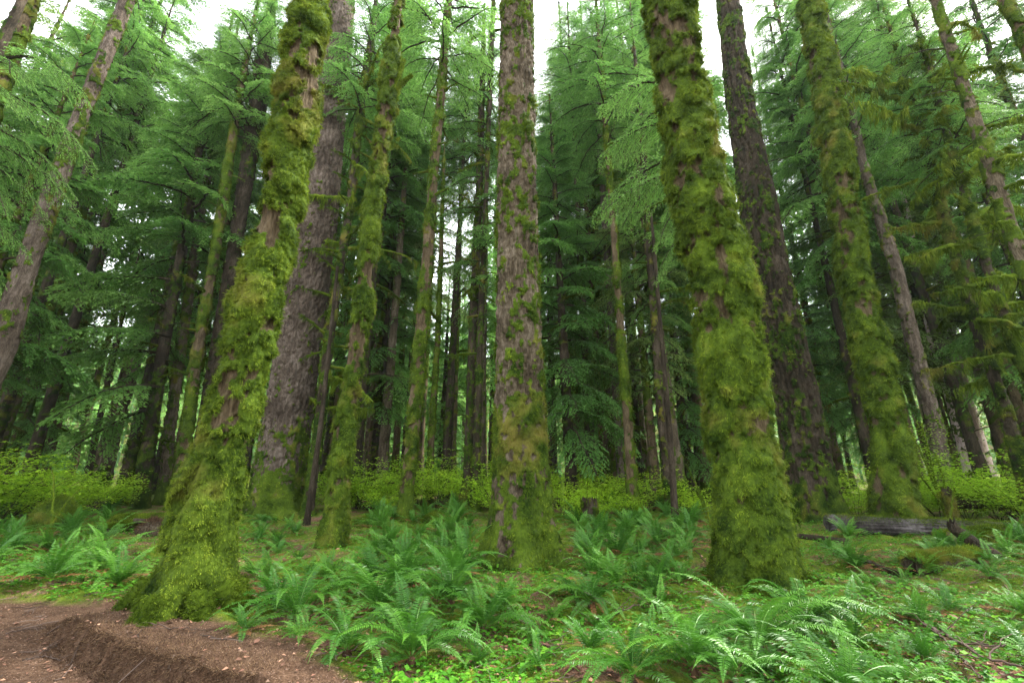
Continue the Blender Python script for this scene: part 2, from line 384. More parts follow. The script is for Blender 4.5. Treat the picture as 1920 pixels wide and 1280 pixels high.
def moss_blades(T, count, L=(.03, .08), wd=.007, seed=0, thresh=.45, hang=.7, zlim=None):
    rs = np.random.default_rng(seed+500); V, Nn, m = T['V'].reshape(-1, 3), T['N'].reshape(-1, 3), T['m'].ravel(); cu = T['cush'].ravel()
    nz, k, _ = T['V'].shape; area = np.linalg.norm(np.gradient(T['V'], axis=0), axis=2).ravel()*np.linalg.norm(np.roll(T['V'], -1, 1)-T['V'], axis=2).ravel()
    p = area*np.clip(m-thresh+.1, 0, 1)*(1+2*np.clip(cu, 0, 1))
    if zlim: p = p*(V[:, 2] < zlim)
    p /= p.sum(); per = 9; nt_ = count//per; ti = rs.choice(len(V), nt_, p=p); idx = np.repeat(ti, per); count = len(idx)
    tl = np.repeat(rs.uniform(.6, 1.5, nt_), per); th_ = np.repeat(hang*rs.uniform(.1, 1.9, nt_), per); tj = np.repeat(rs.normal(0, .35, (nt_, 3)), per, 0); tc = np.repeat(rs.normal(0, .27, nt_), per)
    n = Nn[idx]; b = V[idx] + np.repeat(rs.normal(0, .012, (nt_, 3)), per, 0) + rs.normal(0, L[1]*.22, (count, 3)); b = b - n*.008
    l = rs.uniform(L[0], L[1], count)*tl*(.6+.4*sstep(.6, 3.2, V[idx, 2]))
    dirv = nrm(n*rs.uniform(.45, 1.0, count)[:, None] + np.array([0, 0, -1.0])*th_[:, None] + tj + rs.normal(0, .22, (count, 3)))
    side = nrm(np.cross(dirv, n+rs.normal(0, .4, (count, 3))))*wd*rs.uniform(.6, 1.4, count)[:, None]
    VV, F = tris(b, side, dirv*l[:, None]); A = Acc()
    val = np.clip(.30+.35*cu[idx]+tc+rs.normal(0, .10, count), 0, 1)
    A.add(VV, F, np.clip(np.repeat(val, 3)+np.tile([-.32, -.32, .26], count), 0, 1)); return A.mesh('moss', M['moss'])  # strand roots naturally darker, deepened further as painted shade in the gaps

def stub_branch(L, r, rs, droop=.25, up=.1, hangn=60, hangL=.22, mossr=1.9, k=7, wild=.12):
    """mossy dead branch along +X with hanging strands"""
    n = max(6, int(L/.09)); t = np.linspace(0, 1, n); P = np.stack([L*t, np.cumsum(rs.normal(0, wild*L/n*1.2, n)), up*L*t - droop*L*t**2 + np.cumsum(rs.normal(0, wild*L/n*.6, n))], 1)
    rad = r*(1-.75*t); A = Acc(); lump = 1+.5*(vnoise(P*9+rs.uniform(0, 99), 3)-.3)
    V, F = tube(P, rad*mossr*lump, k); V = V+(vnoise(V*22+3, 8)-.5)[:, None]*r*1.2; A.add(V, F, np.clip(rs.normal(.45, .1, len(V)), 0, 1))
    # twigs
    Q = [P]
    for s in range(int(L*3)):
        i = rs.integers(1, n-1); d = nrm(np.array([rs.uniform(.2, 1), rs.normal(0, .9), rs.normal(-.1, .5)])); l = rs.uniform(.15, .4)*L*.6
        tt = np.linspace(0, 1, 5)[:, None]; p = P[i]+d*l*tt+np.array([0, 0, -.35*l])*tt**2; V, F = tube(p, rad[i]*.7*(1-.7*tt[:, 0]), 4); A.add(V, F, .4); Q.append(p)
    if hangn:
        pts = np.concatenate([p[rs.integers(0, len(p), hangn)] if q else P[rs.integers(0, n, hangn*2)] for q, p in enumerate(Q[:8])])
        c = len(pts); b = pts+rs.normal(0, r*.8, (c, 3)); l = rs.uniform(.25, 1, c)**1.5*hangL
        dv = nrm(np.stack([rs.normal(0, .25, c), rs.normal(0, .25, c), -np.ones(c)], 1)); sd_ = np.stack([rs.normal(0, 1, c), rs.normal(0, 1, c), np.zeros(c)], 1); sd_ = nrm(sd_)*rs.uniform(.006, .016, c)[:, None]*max(1, r/.02)**.5
        VV, F = tris(b, sd_, dv*l[:, None]); A.add(VV, F, np.repeat(np.clip(rs.normal(.55, .2, c), 0, 1), 3))
    return A

# ------------------------------------------------------------------ conifer sprays and crowns
def spray(L, rs, step=.10, leaf=(.10, .16), lw=.018, droop=.30, side=.42, hang=.35, dens=1.0):
    """one conifer limb along +X: wood tubes and needle-twig triangles"""
    n = 14; t = np.linspace(0, 1, n); yb = np.cumsum(rs.normal(0, .012*L, n))
    P = np.stack([L*t*(1-.12*t), yb, .10*L*t - droop*L*t**2.0], 1)
    W = Acc(); V, F = tube(P, .016*L*(1-.85*t)**1.1+.003, 5); W.add(V, F, .4)
    B, S, T_, C = [], [], [], []
    ts = np.arange(.14, .99, step/L); tg = nrm(np.gradient(P, axis=0))
    for s in (-1, 1):
        for q in ts + rs.uniform(-.4, .4)*step/L:
            q = float(np.clip(q+rs.normal(0, .2)*step/L, .1, .995)); p = np.array([np.interp(q, t, P[:, i]) for i in range(3)]); g = nrm(np.array([np.interp(q, t, tg[:, i]) for i in range(3)]))
            l = side*L*(1-q)**.75*sstep(.0, .3, q)*rs.uniform(.65, 1.15) + .12
            up = np.array([0, 0, 1.0]); sd_ = nrm(np.cross(up, g))*s; d = nrm(g*rs.uniform(.55, .9)+sd_*1.0+up*rs.normal(0, .10))
            m = max(4, int(l/.045*dens)); u = np.sort(rs.random(m)); hg = hang*rs.uniform(.5, 1.5)
            base = p + d*(l*u)[:, None] + up*(-hg*l*u**2)[:, None]
            if l > .3: tt = np.linspace(0, 1, 4)[:, None]; V, F = tube(p+d*l*tt*.9-up*hg*l*.8*tt**2, .005*(1-.6*tt[:, 0]), 3); W.add(V, F, .4)
            lat = nrm(np.cross(up, d)); sg = np.where(rs.random(m) < .5, -1, 1)[:, None]
            dv = nrm(d*rs.uniform(.4, 1.0, m)[:, None] + lat*sg*rs.uniform(.5, 1.0, m)[:, None] + up*(rs.normal(-.22, .22, m)-hg*u)[:, None])
            ln = rs.uniform(leaf[0], leaf[1], m)*(1-.35*u); sv = nrm(np.cross(dv, up+rs.normal(0, .35, (m, 3))))
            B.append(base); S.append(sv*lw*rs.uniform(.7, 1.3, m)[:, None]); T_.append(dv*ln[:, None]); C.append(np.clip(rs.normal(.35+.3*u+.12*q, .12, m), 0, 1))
    B, S, T_, C = map(np.concatenate, (B, S, T_, C))
    # kite-shaped needle twigs (4 corners, widest one third along)
    V = np.stack([B, B+T_*.4+S, B+T_, B+T_*.4-S], 1).reshape(-1, 3); i = np.arange(len(B))[:, None]*4
    Lf = (V, i+[0, 1, 2, 3], np.repeat(C, 4)); W_ = W.arrays()
    return dict(leaf=Lf, wood=(W_[0], np.concatenate([f for f in W_[1]])), L=L)
def xf(V, az, pitch, s, loc, roll=0):
    cr, sr = cos(roll), sin(roll); V = np.asarray(V)*s; y = V[:, 1]*cr-V[:, 2]*sr; z = V[:, 1]*sr+V[:, 2]*cr; x = V[:, 0]
    cp, sp = cos(pitch), sin(pitch); x, z = x*cp-z*sp, x*sp+z*cp; ca, sa = cos(az), sin(az)
    return np.stack([x*ca-y*sa, x*sa+y*ca, z], 1)+loc
def crown_mesh(name, H, z0, Lb, nb, sprays, rs, leafmat, top_pow=.8, gap=0, moss=0, azr=None, pitch0=.15, zpow=1.0, low=.7, side_low=0):
    A = Acc()
    for i in range(nb):
        f = ((i+rs.random())/nb)**zpow; z = z0+(H-z0)*f
        if gap and rs.random() < gap: continue
        az = i*2.39996+rs.normal(0, .3) if azr is None else rs.uniform(*azr)
        if z < side_low and not (2.1 < az % (2*pi) < 4.7): continue
        L = Lb*((1-f)**top_pow)*rs.uniform(.65, 1.15)*(low+(1-low)*sstep(0, .15, f)) + .35
        sp = sprays[rs.integers(len(sprays))]; s = L/sp['L']; pt = pitch0*rs.normal(.3, 1) + .45*f - .08
        loc = np.array([0, 0, z]); roll = rs.normal(0, .15); tint = rs.normal(0, .10)
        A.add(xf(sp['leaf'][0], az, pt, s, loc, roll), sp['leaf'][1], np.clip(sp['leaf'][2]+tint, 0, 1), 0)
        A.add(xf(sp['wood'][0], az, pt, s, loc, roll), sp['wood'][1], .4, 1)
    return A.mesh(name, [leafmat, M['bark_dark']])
# ================================================================== THE TREES WE CAN NAME
def base_depth(px, py): return ground_hit(px, py)[1]
LANDMARKS = []          # (px, py, phrase)
TREES = []              # every trunk foot (x, y, radius) for keeping ferns off
BR = {}
def branch_protos():
    rs = np.random.default_rng(40)
    for key, (L, r, hn, hl, dr) in {'short': (.55, .028, 14, .16, .15), 'mid': (1.3, .035, 34, .26, .30), 'long': (2.6, .042, 70, .38, .30), 'bare': (1.6, .020, 4, .1, .2), 'lime': (2.3, .045, 90, .45, .45), 'drape': (1.4, .04, 70, .36, .45)}.items():
        BR[key] = [stub_branch(L*rs.uniform(.8, 1.2), r, rs, dr*rs.uniform(.3, 1.6), rs.uniform(0, .3), hn, hl, 1.9 if key != 'bare' else 1.1, wild=.34 if key in ('lime', 'drape') else .15).mesh('mossy_branch', M['moss_dark'] if key in ('mid', 'short') else (M['moss'] if key == 'long' else (M['moss'] if key in ('lime', 'drape') else M['bark_dark']))) for _ in range(4)]
branch_protos()

def hero(name, label, cat, edges, D, zmax, bark='bark_brown', st=None, blades=None, branches=None, crown=None, group=None, rtop=.3, brs=1.0, seed=1):
    z, x, r = trunk_frame(edges, D, zmax, rtop)
    T = make_trunk(z, x, r, D, seed=seed, **(st or {}))
    fx, fy, g = T['foot']; root = empty(name, (fx, fy, g)); tag(root, label, cat, group)
    link('trunk', trunk_mesh(T, 'trunk', M[bark]), root)
    if blades:
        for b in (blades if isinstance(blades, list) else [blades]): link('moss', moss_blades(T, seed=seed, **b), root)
    rs = np.random.default_rng(seed+900)
    if branches:
        kinds, n, z0, z1, azr = branches
        for i in range(n):
            zz = z0+(z1-z0)*(i+rs.random())/n; me = BR[kinds[rs.integers(len(kinds))]][rs.integers(4)]; az = rs.uniform(*azr)
            rad = float(np.interp(zz+g, z, r)); px_ = float(np.interp(zz+g, z, x))-fx
            link('branch', me, root, (px_+cos(az)*rad*.7, sin(az)*rad*.7, zz), (rs.normal(0, .2), rs.normal(0, .25), az), brs*rs.uniform(.7, 1.25))
    if crown: 
        me, dz, s = crown; hc = me['h']; s = (zmax-g)/hc; lean = (float(x[-1])-fx)/(zmax-g); o_ = link('crown', me, root, (0, 0, 0), (0, math.atan(lean), 0), s)
    TREES.append((fx, fy, float(r[0]))); return root

rsS = np.random.default_rng(11)
SP_FINE = [spray(3.0*rsS.uniform(.9, 1.1), rsS, .085, (.11, .19), .020, rsS.uniform(.25, .55), .50, .45, 1.7) for _ in range(6)]
SP_NEAR = [spray(2.6, rsS, .060, (.055, .10), .0085, rsS.uniform(.45, .7), .40, .65, 2.4) for _ in range(3)]
SP_SPARSE = [spray(3.0, rsS, .11, (.11, .19), .018, rsS.uniform(.3, .6), .46, .6, 1.3) for _ in range(4)]
SP_FAR = [spray(3.0, rsS, .20, (.26, .46), .05, rsS.uniform(.3, .6), .55, .5, .5) for _ in range(4)]
CR = {}
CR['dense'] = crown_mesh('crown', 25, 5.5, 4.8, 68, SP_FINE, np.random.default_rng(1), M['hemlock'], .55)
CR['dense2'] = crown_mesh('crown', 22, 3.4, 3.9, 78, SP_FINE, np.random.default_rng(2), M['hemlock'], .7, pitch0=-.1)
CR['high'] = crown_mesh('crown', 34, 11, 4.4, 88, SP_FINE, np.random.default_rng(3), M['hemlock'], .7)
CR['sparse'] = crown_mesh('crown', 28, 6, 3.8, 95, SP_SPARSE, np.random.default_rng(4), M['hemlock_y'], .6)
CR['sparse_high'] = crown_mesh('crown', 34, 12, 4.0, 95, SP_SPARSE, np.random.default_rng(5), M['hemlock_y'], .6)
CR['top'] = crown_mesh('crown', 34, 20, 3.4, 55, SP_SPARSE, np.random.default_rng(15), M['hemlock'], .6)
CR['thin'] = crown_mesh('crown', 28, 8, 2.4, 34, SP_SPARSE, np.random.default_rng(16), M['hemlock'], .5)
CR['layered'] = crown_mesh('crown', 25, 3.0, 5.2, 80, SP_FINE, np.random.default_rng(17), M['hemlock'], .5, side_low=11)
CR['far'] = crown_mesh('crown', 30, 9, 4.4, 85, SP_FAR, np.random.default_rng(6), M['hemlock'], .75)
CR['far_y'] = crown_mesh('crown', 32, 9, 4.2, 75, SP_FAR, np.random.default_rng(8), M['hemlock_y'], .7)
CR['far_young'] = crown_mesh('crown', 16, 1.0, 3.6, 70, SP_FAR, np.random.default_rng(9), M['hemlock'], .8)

for k_, h_ in (('dense', 25), ('dense2', 22), ('high', 34), ('sparse', 28), ('sparse_high', 34), ('far', 30), ('far_y', 32), ('far_young', 16), ('top', 34), ('thin', 28), ('layered', 25)): CR[k_]['h'] = h_
FAST_ST = dict(bark='plain', amp=.02)
# --- A: leaning mossy giant, left foreground
DA = base_depth(345, 1128)
rA = hero('mossy_tree', 'huge moss-covered tree trunk leaning right beside the dirt path', 'tree',
     [(1125, 262, 432), (1060, 292, 438), (1000, 318, 443), (940, 334, 448), (860, 357, 462), (760, 388, 490), (640, 417, 520), (520, 446, 542), (400, 478, 560), (300, 498, 578), (200, 514, 598), (100, 532, 612), (0, 550, 618)],
     DA, 17, 'bark_brown', dict(res=.024, moss=.92, bark='furrow', amp=.03, thick=.115, lump=.34, but=.26, nb=4),
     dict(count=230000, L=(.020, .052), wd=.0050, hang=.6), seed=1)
LANDMARKS.append((345, 1120, 'the leaning mossy giant'))
# --- J: fattest mossy trunk, right of centre
DJ = base_depth(1410, 1085)
rJ = hero('mossy_tree', 'fattest moss-shaggy tree trunk, standing directly before the dark-barked tree', 'tree',
     [(1090, 1330, 1502), (1040, 1334, 1492), (1000, 1336, 1488), (940, 1336, 1478), (860, 1332, 1462), (800, 1324, 1452), (720, 1312, 1440), (640, 1302, 1428), (560, 1294, 1418), (500, 1284, 1404), (400, 1262, 1382), (300, 1246, 1352), (200, 1236, 1330), (100, 1220, 1313), (0, 1205, 1304)],
     DJ, 18, 'bark_brown', dict(res=.024, moss=.94, bark='furrow', amp=.035, thick=.155, lump=.42, but=.26, nb=5),
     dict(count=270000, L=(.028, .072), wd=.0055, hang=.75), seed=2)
LANDMARKS.append((1410, 1110, 'the fattest mossy trunk'))
# --- G: central conifer
DG = base_depth(975, 1048)
rG = hero('conifer_tree', 'straight central conifer with brown bark above and mossy flared foot', 'tree',
     [(1045, 914, 1042), (1000, 920, 1036), (940, 922, 1030), (860, 925, 1026), (800, 926, 1021), (640, 930, 1013), (400, 932, 1006), (200, 936, 1001), (0, 941, 998)],
     DG, 24, 'bark_red', dict(res=.027, moss=.38, base_moss=2.1, bark='plate', amp=.075, thick=.035, lump=.16, but=.28, nb=6),
     dict(count=120000, L=(.02, .055), wd=.0055, hang=.5, thresh=.5), seed=3)
LANDMARKS.append((975, 1060, 'the central conifer'))
# --- L: mossy trunk at the right
DL = base_depth(1685, 998)
rL = hero('mossy_tree', 'knobbly moss-covered trunk at right standing in front of the grey log', 'tree',
     [(1005, 1628, 1742), (960, 1628, 1730), (900, 1630, 1716), (860, 1630, 1708), (800, 1625, 1700), (720, 1612, 1682), (640, 1592, 1662), (560, 1576, 1645), (500, 1564, 1630), (400, 1550, 1618), (320, 1540, 1606), (200, 1522, 1584), (100, 1506, 1563), (0, 1488, 1540)],
     DL, 20, 'bark_brown', dict(res=.030, moss=1.0, bark='furrow', amp=.03, thick=.16, lump=.55, but=.25, nb=5),
     dict(count=130000, L=(.03, .085), wd=.0075, hang=.7), seed=14)
LANDMARKS.append((1685, 1015, 'the mossy trunk by the log'))
# --- B: great grey-barked spruce
DB = base_depth(520, 962)
hero('spruce_tree', 'great reddish-grey flaky-barked conifer behind the leaning mossy giant', 'tree',
     [(960, 462, 580), (930, 466, 573), (860, 480, 576), (760, 498, 588), (640, 517, 602), (520, 536, 618), (400, 552, 634), (200, 580, 650), (0, 602, 668)],
     DB, 32, 'bark_grey', dict(res=.045, moss=.08, base_moss=2.6, bark='plate', amp=.095, thick=.06, lump=.4, but=.14, nb=6),
     dict(count=26000, L=(.03, .07), wd=.010, hang=.6, thresh=.5), seed=5)
LANDMARKS.append((520, 970, 'the great grey conifer'))
# --- K: dark furrowed trunk behind J
DK = base_depth(1530, 975)
hero('conifer_tree', 'dark furrowed-bark conifer tucked behind the fattest mossy trunk', 'tree',
     [(972, 1468, 1590), (940, 1468, 1580), (880, 1466, 1563), (800, 1458, 1549), (720, 1446, 1532), (640, 1430, 1512), (500, 1405, 1482), (400, 1386, 1464), (200, 1361, 1416), (0, 1340, 1387)],
     DK, 26, 'bark_dark', dict(res=.034, moss=.26, base_moss=1.7, bark='furrow', amp=.11, thick=.05, lump=.3, but=.2, nb=6),
     dict(count=36000, L=(.02, .06), wd=.008, hang=.5, thresh=.5), (['bare', 'short'], 9, 8, 17, (-.6, 1.2)), seed=6)
LANDMARKS.append((1530, 985, 'the dark furrowed conifer'))
# --- C: crooked slender mossy tree
DC = base_depth(625, 1022)
rC = hero('mossy_tree', 'slender crooked mossy tree with a knob and upright stub near its top', 'tree',
     [(1025, 592, 652), (1000, 600, 652), (940, 608, 657), (860, 616, 662), (800, 624, 668), (720, 636, 680), (640, 648, 690), (560, 660, 700), (400, 676, 714), (300, 694, 727), (230, 706, 738), (170, 714, 748), (140, 714, 752), (110, 716, 748), (60, 728, 754), (0, 737, 760)],
     DC, 18, 'bark_brown', dict(res=.030, moss=.95, bark='furrow', amp=.02, thick=.11, lump=.42, but=.12, nb=4),
     dict(count=70000, L=(.025, .065), wd=.0065, hang=.6), seed=7)
rs_ = np.random.default_rng(70)
p0 = at_depth(738, 165, DC); kn = p0-np.array(rC.location)
for (ddx, ddz, lean, r0) in ((.02, 1.15, .42, .085), (.1, .55, .9, .07)):
    t = np.linspace(0, 1, 22)[:, None]; P = kn+np.array([.05, 0, -.1])+t*np.array([ddx+.25*lean, -.05, ddz])+np.array([.18*lean, 0, 0])*t**2
    A = Acc(); V, F = tube(P, r0*(1-.6*t[:, 0])*(1+.5*vnoise(P*9, 2)), 12); A.add(V, F, .7)
    c = 3500; ii = rs_.integers(0, len(V), c); dv = nrm(rs_.normal(0, .5, (c, 3))+[0, 0, -.6]); VV, FF = tris(V[ii], nrm(rs_.normal(0, 1, (c, 3)))*.006, dv*rs_.uniform(.03, .09, c)[:, None]); A.add(VV, FF, np.repeat(np.clip(rs_.normal(.6, .2, c), 0, 1), 3))
    link('branch', A.mesh('branch', M['moss']), rC)
LANDMARKS.append((625, 1035, 'the slender crooked mossy tree'))

def add_roots(root, R, n, seed, reach=1.0, moss=True):
    """half-buried mossy roots running out from the foot"""
    rs = np.random.default_rng(seed); ox, oy, oz = root.location
    for i in range(n):
        a = i*6.283/n+rs.normal(0, .25); l = R*rs.uniform(.6, 1.3)*reach; q = 18; t = np.linspace(0, 1, q); d = R*.62+l*t; aa = a+np.cumsum(rs.normal(0, .03, q))
        X = ox+d*np.cos(aa); Y = oy+d*np.sin(aa); r0 = R*rs.uniform(.13, .20); Z = gz(X, Y)-oz+r0*1.6*(1-t)**2.5-r0*.75*t-.02
        P = np.stack([X-ox, Y-oy, Z], 1); V, F = tube(P, r0*(1-.75*t)+.015, 14); V = V+(fbm(V*7+seed+i, 3, 3)-.5)[:, None]*r0*1.3*nrm(V-np.repeat(P, 14, 0)); A = Acc(); A.add(V, F, .12)
        c = int(5200*R); idx = rs.integers(0, len(V), c); nn = nrm(V-np.repeat(P, 14, 0))[idx]; dv = nrm(nn+rs.normal(0, .5, (c, 3))-[0, 0, .3]); B = V[idx]+rs.normal(0, .012, (c, 3))
        VV, FF = tris(B, nrm(np.cross(dv, rs.normal(0, 1, (c, 3))))*.005, dv*rs.uniform(.015, .05, c)[:, None]); A.add(VV, FF, np.clip(np.repeat(rs.normal(.28, .28, c), 3)+np.tile([-.25, -.25, .2], c), 0, 1))
        link('root', A.mesh('root', M['moss'], True), root)

def med(name, label, edges, D, zmax, bark, moss, seed, count=14000, lump=.3, thick=.05, res=.045, kind='plain', branches=None, crown=None, wd=.010, L=(.03, .08), base_moss=1.0, amp=.025, brs=1.0, group=None, cat='tree'):
    return hero(name, label, cat, edges, D, zmax, bark, dict(res=res, moss=moss, base_moss=base_moss, bark=kind, amp=amp, thick=thick, lump=lump, but=.12, nb=4),
                dict(count=count, L=L, wd=wd, hang=.6, thresh=.5) if count else None, branches, crown, seed=seed, brs=brs, group=group)
add_roots(rA, .72, 9, 61, .5); add_roots(rJ, .76, 10, 62, .6); add_roots(rG, .60, 10, 63, .8); add_roots(rL, .66, 6, 64); add_roots(rC, .30, 5, 65)
ALL = (0, 6.28)
DD = base_depth(762, 972)
med('mossy_tree', 'slim straight tree with thin even moss, bowing gently between crooked tree and centre', [(972, 744, 778), (940, 748, 775), (880, 754, 780), (800, 762, 788), (640, 775, 802), (500, 788, 812), (320, 804, 823), (180, 818, 836), (60, 828, 843), (0, 834, 848)], DD, 30, 'bark_brown', .72, 8, 26000, .35, .04, .04, wd=.011, branches=(['short', 'bare'], 14, 11, 24, ALL), crown=(CR['top'], 12, 1.0))
DE = 21
med('mossy_tree', 'thin yellow-mossed pole tree just right of the slim bowing tree', [(925, 797, 813), (800, 803, 817), (640, 815, 826), (480, 822, 832), (310, 829, 835)], DE, 20.5, 'bark_brown', .9, 9, 9000, .35, .03, .06, wd=.014, branches=(['short', 'bare', 'mid'], 16, 8, 20, ALL))
DF = base_depth(868, 955)
med('dark_conifer', 'left one of the two dark close-set trunks left of centre', [(955, 855, 884), (900, 868, 888), (800, 872, 891), (640, 877, 896), (320, 893, 906), (100, 901, 911)], DF, 28, 'bark_dark', .45, 10, 7000, .3, .03, .06, branches=(['mid', 'bare', 'short'], 26, 7, 26, ALL), crown=(CR['thin'], 12, .95))
med('dark_conifer', 'right one of the two dark close-set trunks left of centre', [(950, 881, 900), (800, 888, 903), (640, 893, 906), (320, 908, 918), (0, 921, 930)], DF-.5, 28, 'bark_dark', .6, 11, 7000, .3, .03, .06, branches=(['mid', 'short', 'bare'], 30, 6, 26, ALL), crown=(CR['thin'], 12, .9))
DS = 16.5
med('dark_conifer', 'dark tree spiked with mossy dead limbs, right against the great grey conifer', [(940, 568, 592), (800, 588, 610), (640, 606, 627), (400, 646, 664), (200, 668, 684), (50, 692, 705)], DS, 29, 'bark_dark', .75, 12, 14000, .3, .04, .05, branches=(['mid', 'mid', 'long', 'short'], 60, 3.5, 20, ALL), brs=.9, crown=(CR['top'], 14, 1))
med('dead_sapling', 'thin black dead pole between grey conifer and crooked mossy tree', [(958, 572, 584), (800, 596, 606), (690, 609, 617), (500, 630, 636)], 14.5, 7.5, 'bark_dark', 0, 13, 0, base_moss=.01, res=.05)
DH = base_depth(1190, 966)
med('conifer_tree', 'slim grey-barked left trunk of the pair right of centre', [(905, 1158, 1173), (760, 1148, 1162), (640, 1141, 1156), (480, 1132, 1146), (320, 1122, 1133), (200, 1115, 1125)], DH+6, 33, 'bark_grey', .12, 14, 2500, .3, .03, .07, 'furrow', branches=(['short', 'short', 'mid'], 18, 11, 24, (2, 4.5)), crown=(CR['top'], 14, 1.0), amp=.03)
med('mossy_tree', 'slim mossy right trunk of the pair right of centre', [(968, 1176, 1202), (900, 1172, 1196), (800, 1167, 1188), (640, 1157, 1174), (480, 1146, 1161), (320, 1136, 1148), (120, 1122, 1132)], DH, 28, 'bark_brown', .9, 15, 22000, .3, .035, .045, wd=.011, branches=(['short', 'bare'], 14, 9, 22, ALL), crown=(CR['top'], 10, .9))
LANDMARKS.append((1190, 975, 'the slim mossy trunk right of centre'))
DI = base_depth(1267, 985)
med('dead_sapling', 'thin black dead stem standing left of the fattest mossy trunk', [(985, 1260, 1274), (900, 1255, 1268), (800, 1249, 1260), (700, 1241, 1251), (600, 1233, 1241), (500, 1226, 1233), (400, 1218, 1223)], DI, 8.6, 'bark_dark', 0, 16, 0, base_moss=.01, res=.03, branches=(['short', 'bare'], 9, 3.2, 8, ALL), brs=.6)
LANDMARKS.append((1267, 992, 'the thin black dead stem'))
med('hemlock_tree', 'hemlock with drooping sprays behind the thin black stem', [(920, 1246, 1264), (760, 1229, 1246), (560, 1217, 1232), (300, 1200, 1212), (150, 1190, 1199)], 17, 26, 'bark_dark', .3, 17, 3000, branches=(['mid', 'short'], 18, 5, 16, ALL), crown=(CR['thin'], 10, .85))
# right-hand group
med('conifer_tree', 'grey leaning trunk behind the mossy trunk by the log', [(890, 1752, 1788), (800, 1735, 1770), (640, 1695, 1728), (500, 1664, 1694), (320, 1611, 1632), (200, 1586, 1604)], 19, 30, 'bark_grey', .15, 18, 4000, kind='furrow', amp=.04, crown=(CR['top'], 14, 1.0))
med('mossy_tree', 'thin pale trunk blotched with yellow moss, right of the grey leaning trunk', [(870, 1800, 1820), (760, 1775, 1795), (640, 1738, 1757), (500, 1712, 1728), (400, 1694, 1708)], 23, 28, 'bark_pale', .5, 19, 5000, crown=(CR['top'], 14, .9), branches=(['mid', 'short'], 16, 6, 20, ALL))
med('conifer_tree', 'pale pinkish-barked trunk standing far back at right', [(865, 1826, 1850), (760, 1806, 1828), (640, 1776, 1797), (500, 1753, 1772), (380, 1733, 1748)], 27, 32, 'bark_pale', .0, 20, 0, base_moss=.2, kind='furrow', amp=.03, crown=(CR['far_y'], 14, 1.0))
med('mossy_conifer', 'dark moss-draped conifer with long shaggy limbs, right side', [(845, 1890, 1925), (760, 1866, 1900), (640, 1824, 1856), (500, 1785, 1812), (400, 1757, 1780), (260, 1722, 1741)], 13.5, 21, 'bark_dark', .8, 21, 16000, res=.04, branches=(['lime', 'lime', 'drape', 'mid'], 30, 4.2, 18, ALL), brs=1.1, crown=(CR['top'], 10, .72))
med('mossy_conifer', 'second moss-draped conifer, just right of the shaggy-limbed one', [(760, 1935, 1972), (640, 1884, 1916), (500, 1836, 1864), (400, 1806, 1832), (200, 1752, 1772), (100, 1726, 1744)], 12.5, 20, 'bark_dark', .85, 22, 18000, res=.04, branches=(['lime', 'drape', 'drape', 'mid'], 26, 4.5, 17, ALL), brs=1.0, crown=(CR['top'], 10, .7))
med('mossy_conifer', 'reddish trunk with mossy knobs slanting to the upper right edge', [(700, 2010, 2065), (540, 1912, 1960), (460, 1883, 1926), (320, 1836, 1880), (150, 1786, 1820), (0, 1739, 1768)], 9.2, 17, 'bark_red', .82, 23, 26000, res=.03, thick=.04, branches=(['short', 'drape', 'short', 'bare'], 26, 3, 15, ALL), brs=.7, wd=.007, L=(.02, .05))
med('mossy_tree', 'mossy trunk cutting the top right corner', [(400, 2085, 2135), (100, 1912, 1958), (0, 1868, 1902)], 8.6, 17, 'bark_brown', .85, 24, 20000, res=.03, wd=.007)
# left-hand group
med('conifer_tree', 'bare reddish-grey trunk slanting across the upper left', [(900, -150, -70), (640, -28, 40), (500, 24, 74), (320, 91, 136), (200, 140, 176), (0, 222, 256)], 12, 30, 'bark_grey', .30, 25, 26000, res=.032, kind='plate', amp=.025, thick=.03, lump=.15, L=(.015, .04), wd=.008, base_moss=1.5)
med('mossy_tree', 'thick mossy trunk cutting the top left corner', [(300, -100, -30), (110, 0, 44), (50, 20, 62), (0, 36, 78)], 11, 20, 'bark_brown', .95, 26, 22000, res=.035, thick=.08, wd=.009)
med('hemlock_tree', 'dark-trunked hemlock carrying the broad layered green sprays at left', [(928, 250, 284), (800, 270, 298), (640, 296, 322), (400, 345, 364), (270, 368, 383)], 20, 27, 'bark_dark', .25, 27, 3000, branches=(['mid', 'bare', 'short'], 24, 2.2, 9, ALL), crown=(CR['layered'], 10, 1.0))
med('conifer_tree', 'left trunk of the dark cluster behind the leaning mossy giant', [(922, 216, 242), (800, 245, 268), (640, 283, 303), (500, 316, 332)], 21, 31, 'bark_dark', .4, 28, 3500, crown=(CR['top'], 14, .8))
med('mossy_tree', 'mossy middle trunk of the dark cluster at left', [(925, 238, 262), (800, 265, 285), (640, 303, 318), (500, 330, 343)], 21.6, 22, 'moss_dark' if False else 'bark_brown', .9, 29, 5000)
med('conifer_tree', 'reddish slim trunk right of the dark cluster at left', [(912, 296, 320), (800, 308, 330), (640, 330, 352), (400, 368, 386)], 22, 32, 'bark_red', .25, 30, 3000, crown=(CR['top'], 14, .85))
med('mossy_tree', 'green mossy trunk close left of the leaning mossy giant', [(915, 322, 352), (800, 338, 366), (640, 360, 386), (500, 388, 410), (320, 416, 438), (200, 436, 454)], 18.5, 31, 'bark_brown', .85, 31, 14000, branches=(['short', 'mid'], 12, 5, 16, ALL), crown=(CR['top'], 10, 1.1))
med('dark_conifer', 'thick near-black trunk rising behind the leaning mossy giant', [(900, 346, 388), (800, 368, 402), (640, 396, 428), (400, 436, 466), (200, 464, 500), (60, 486, 515)], 19.5, 32, 'bark_dark', .12, 32, 2000, kind='furrow', amp=.04, crown=(CR['top'], 14, .95))
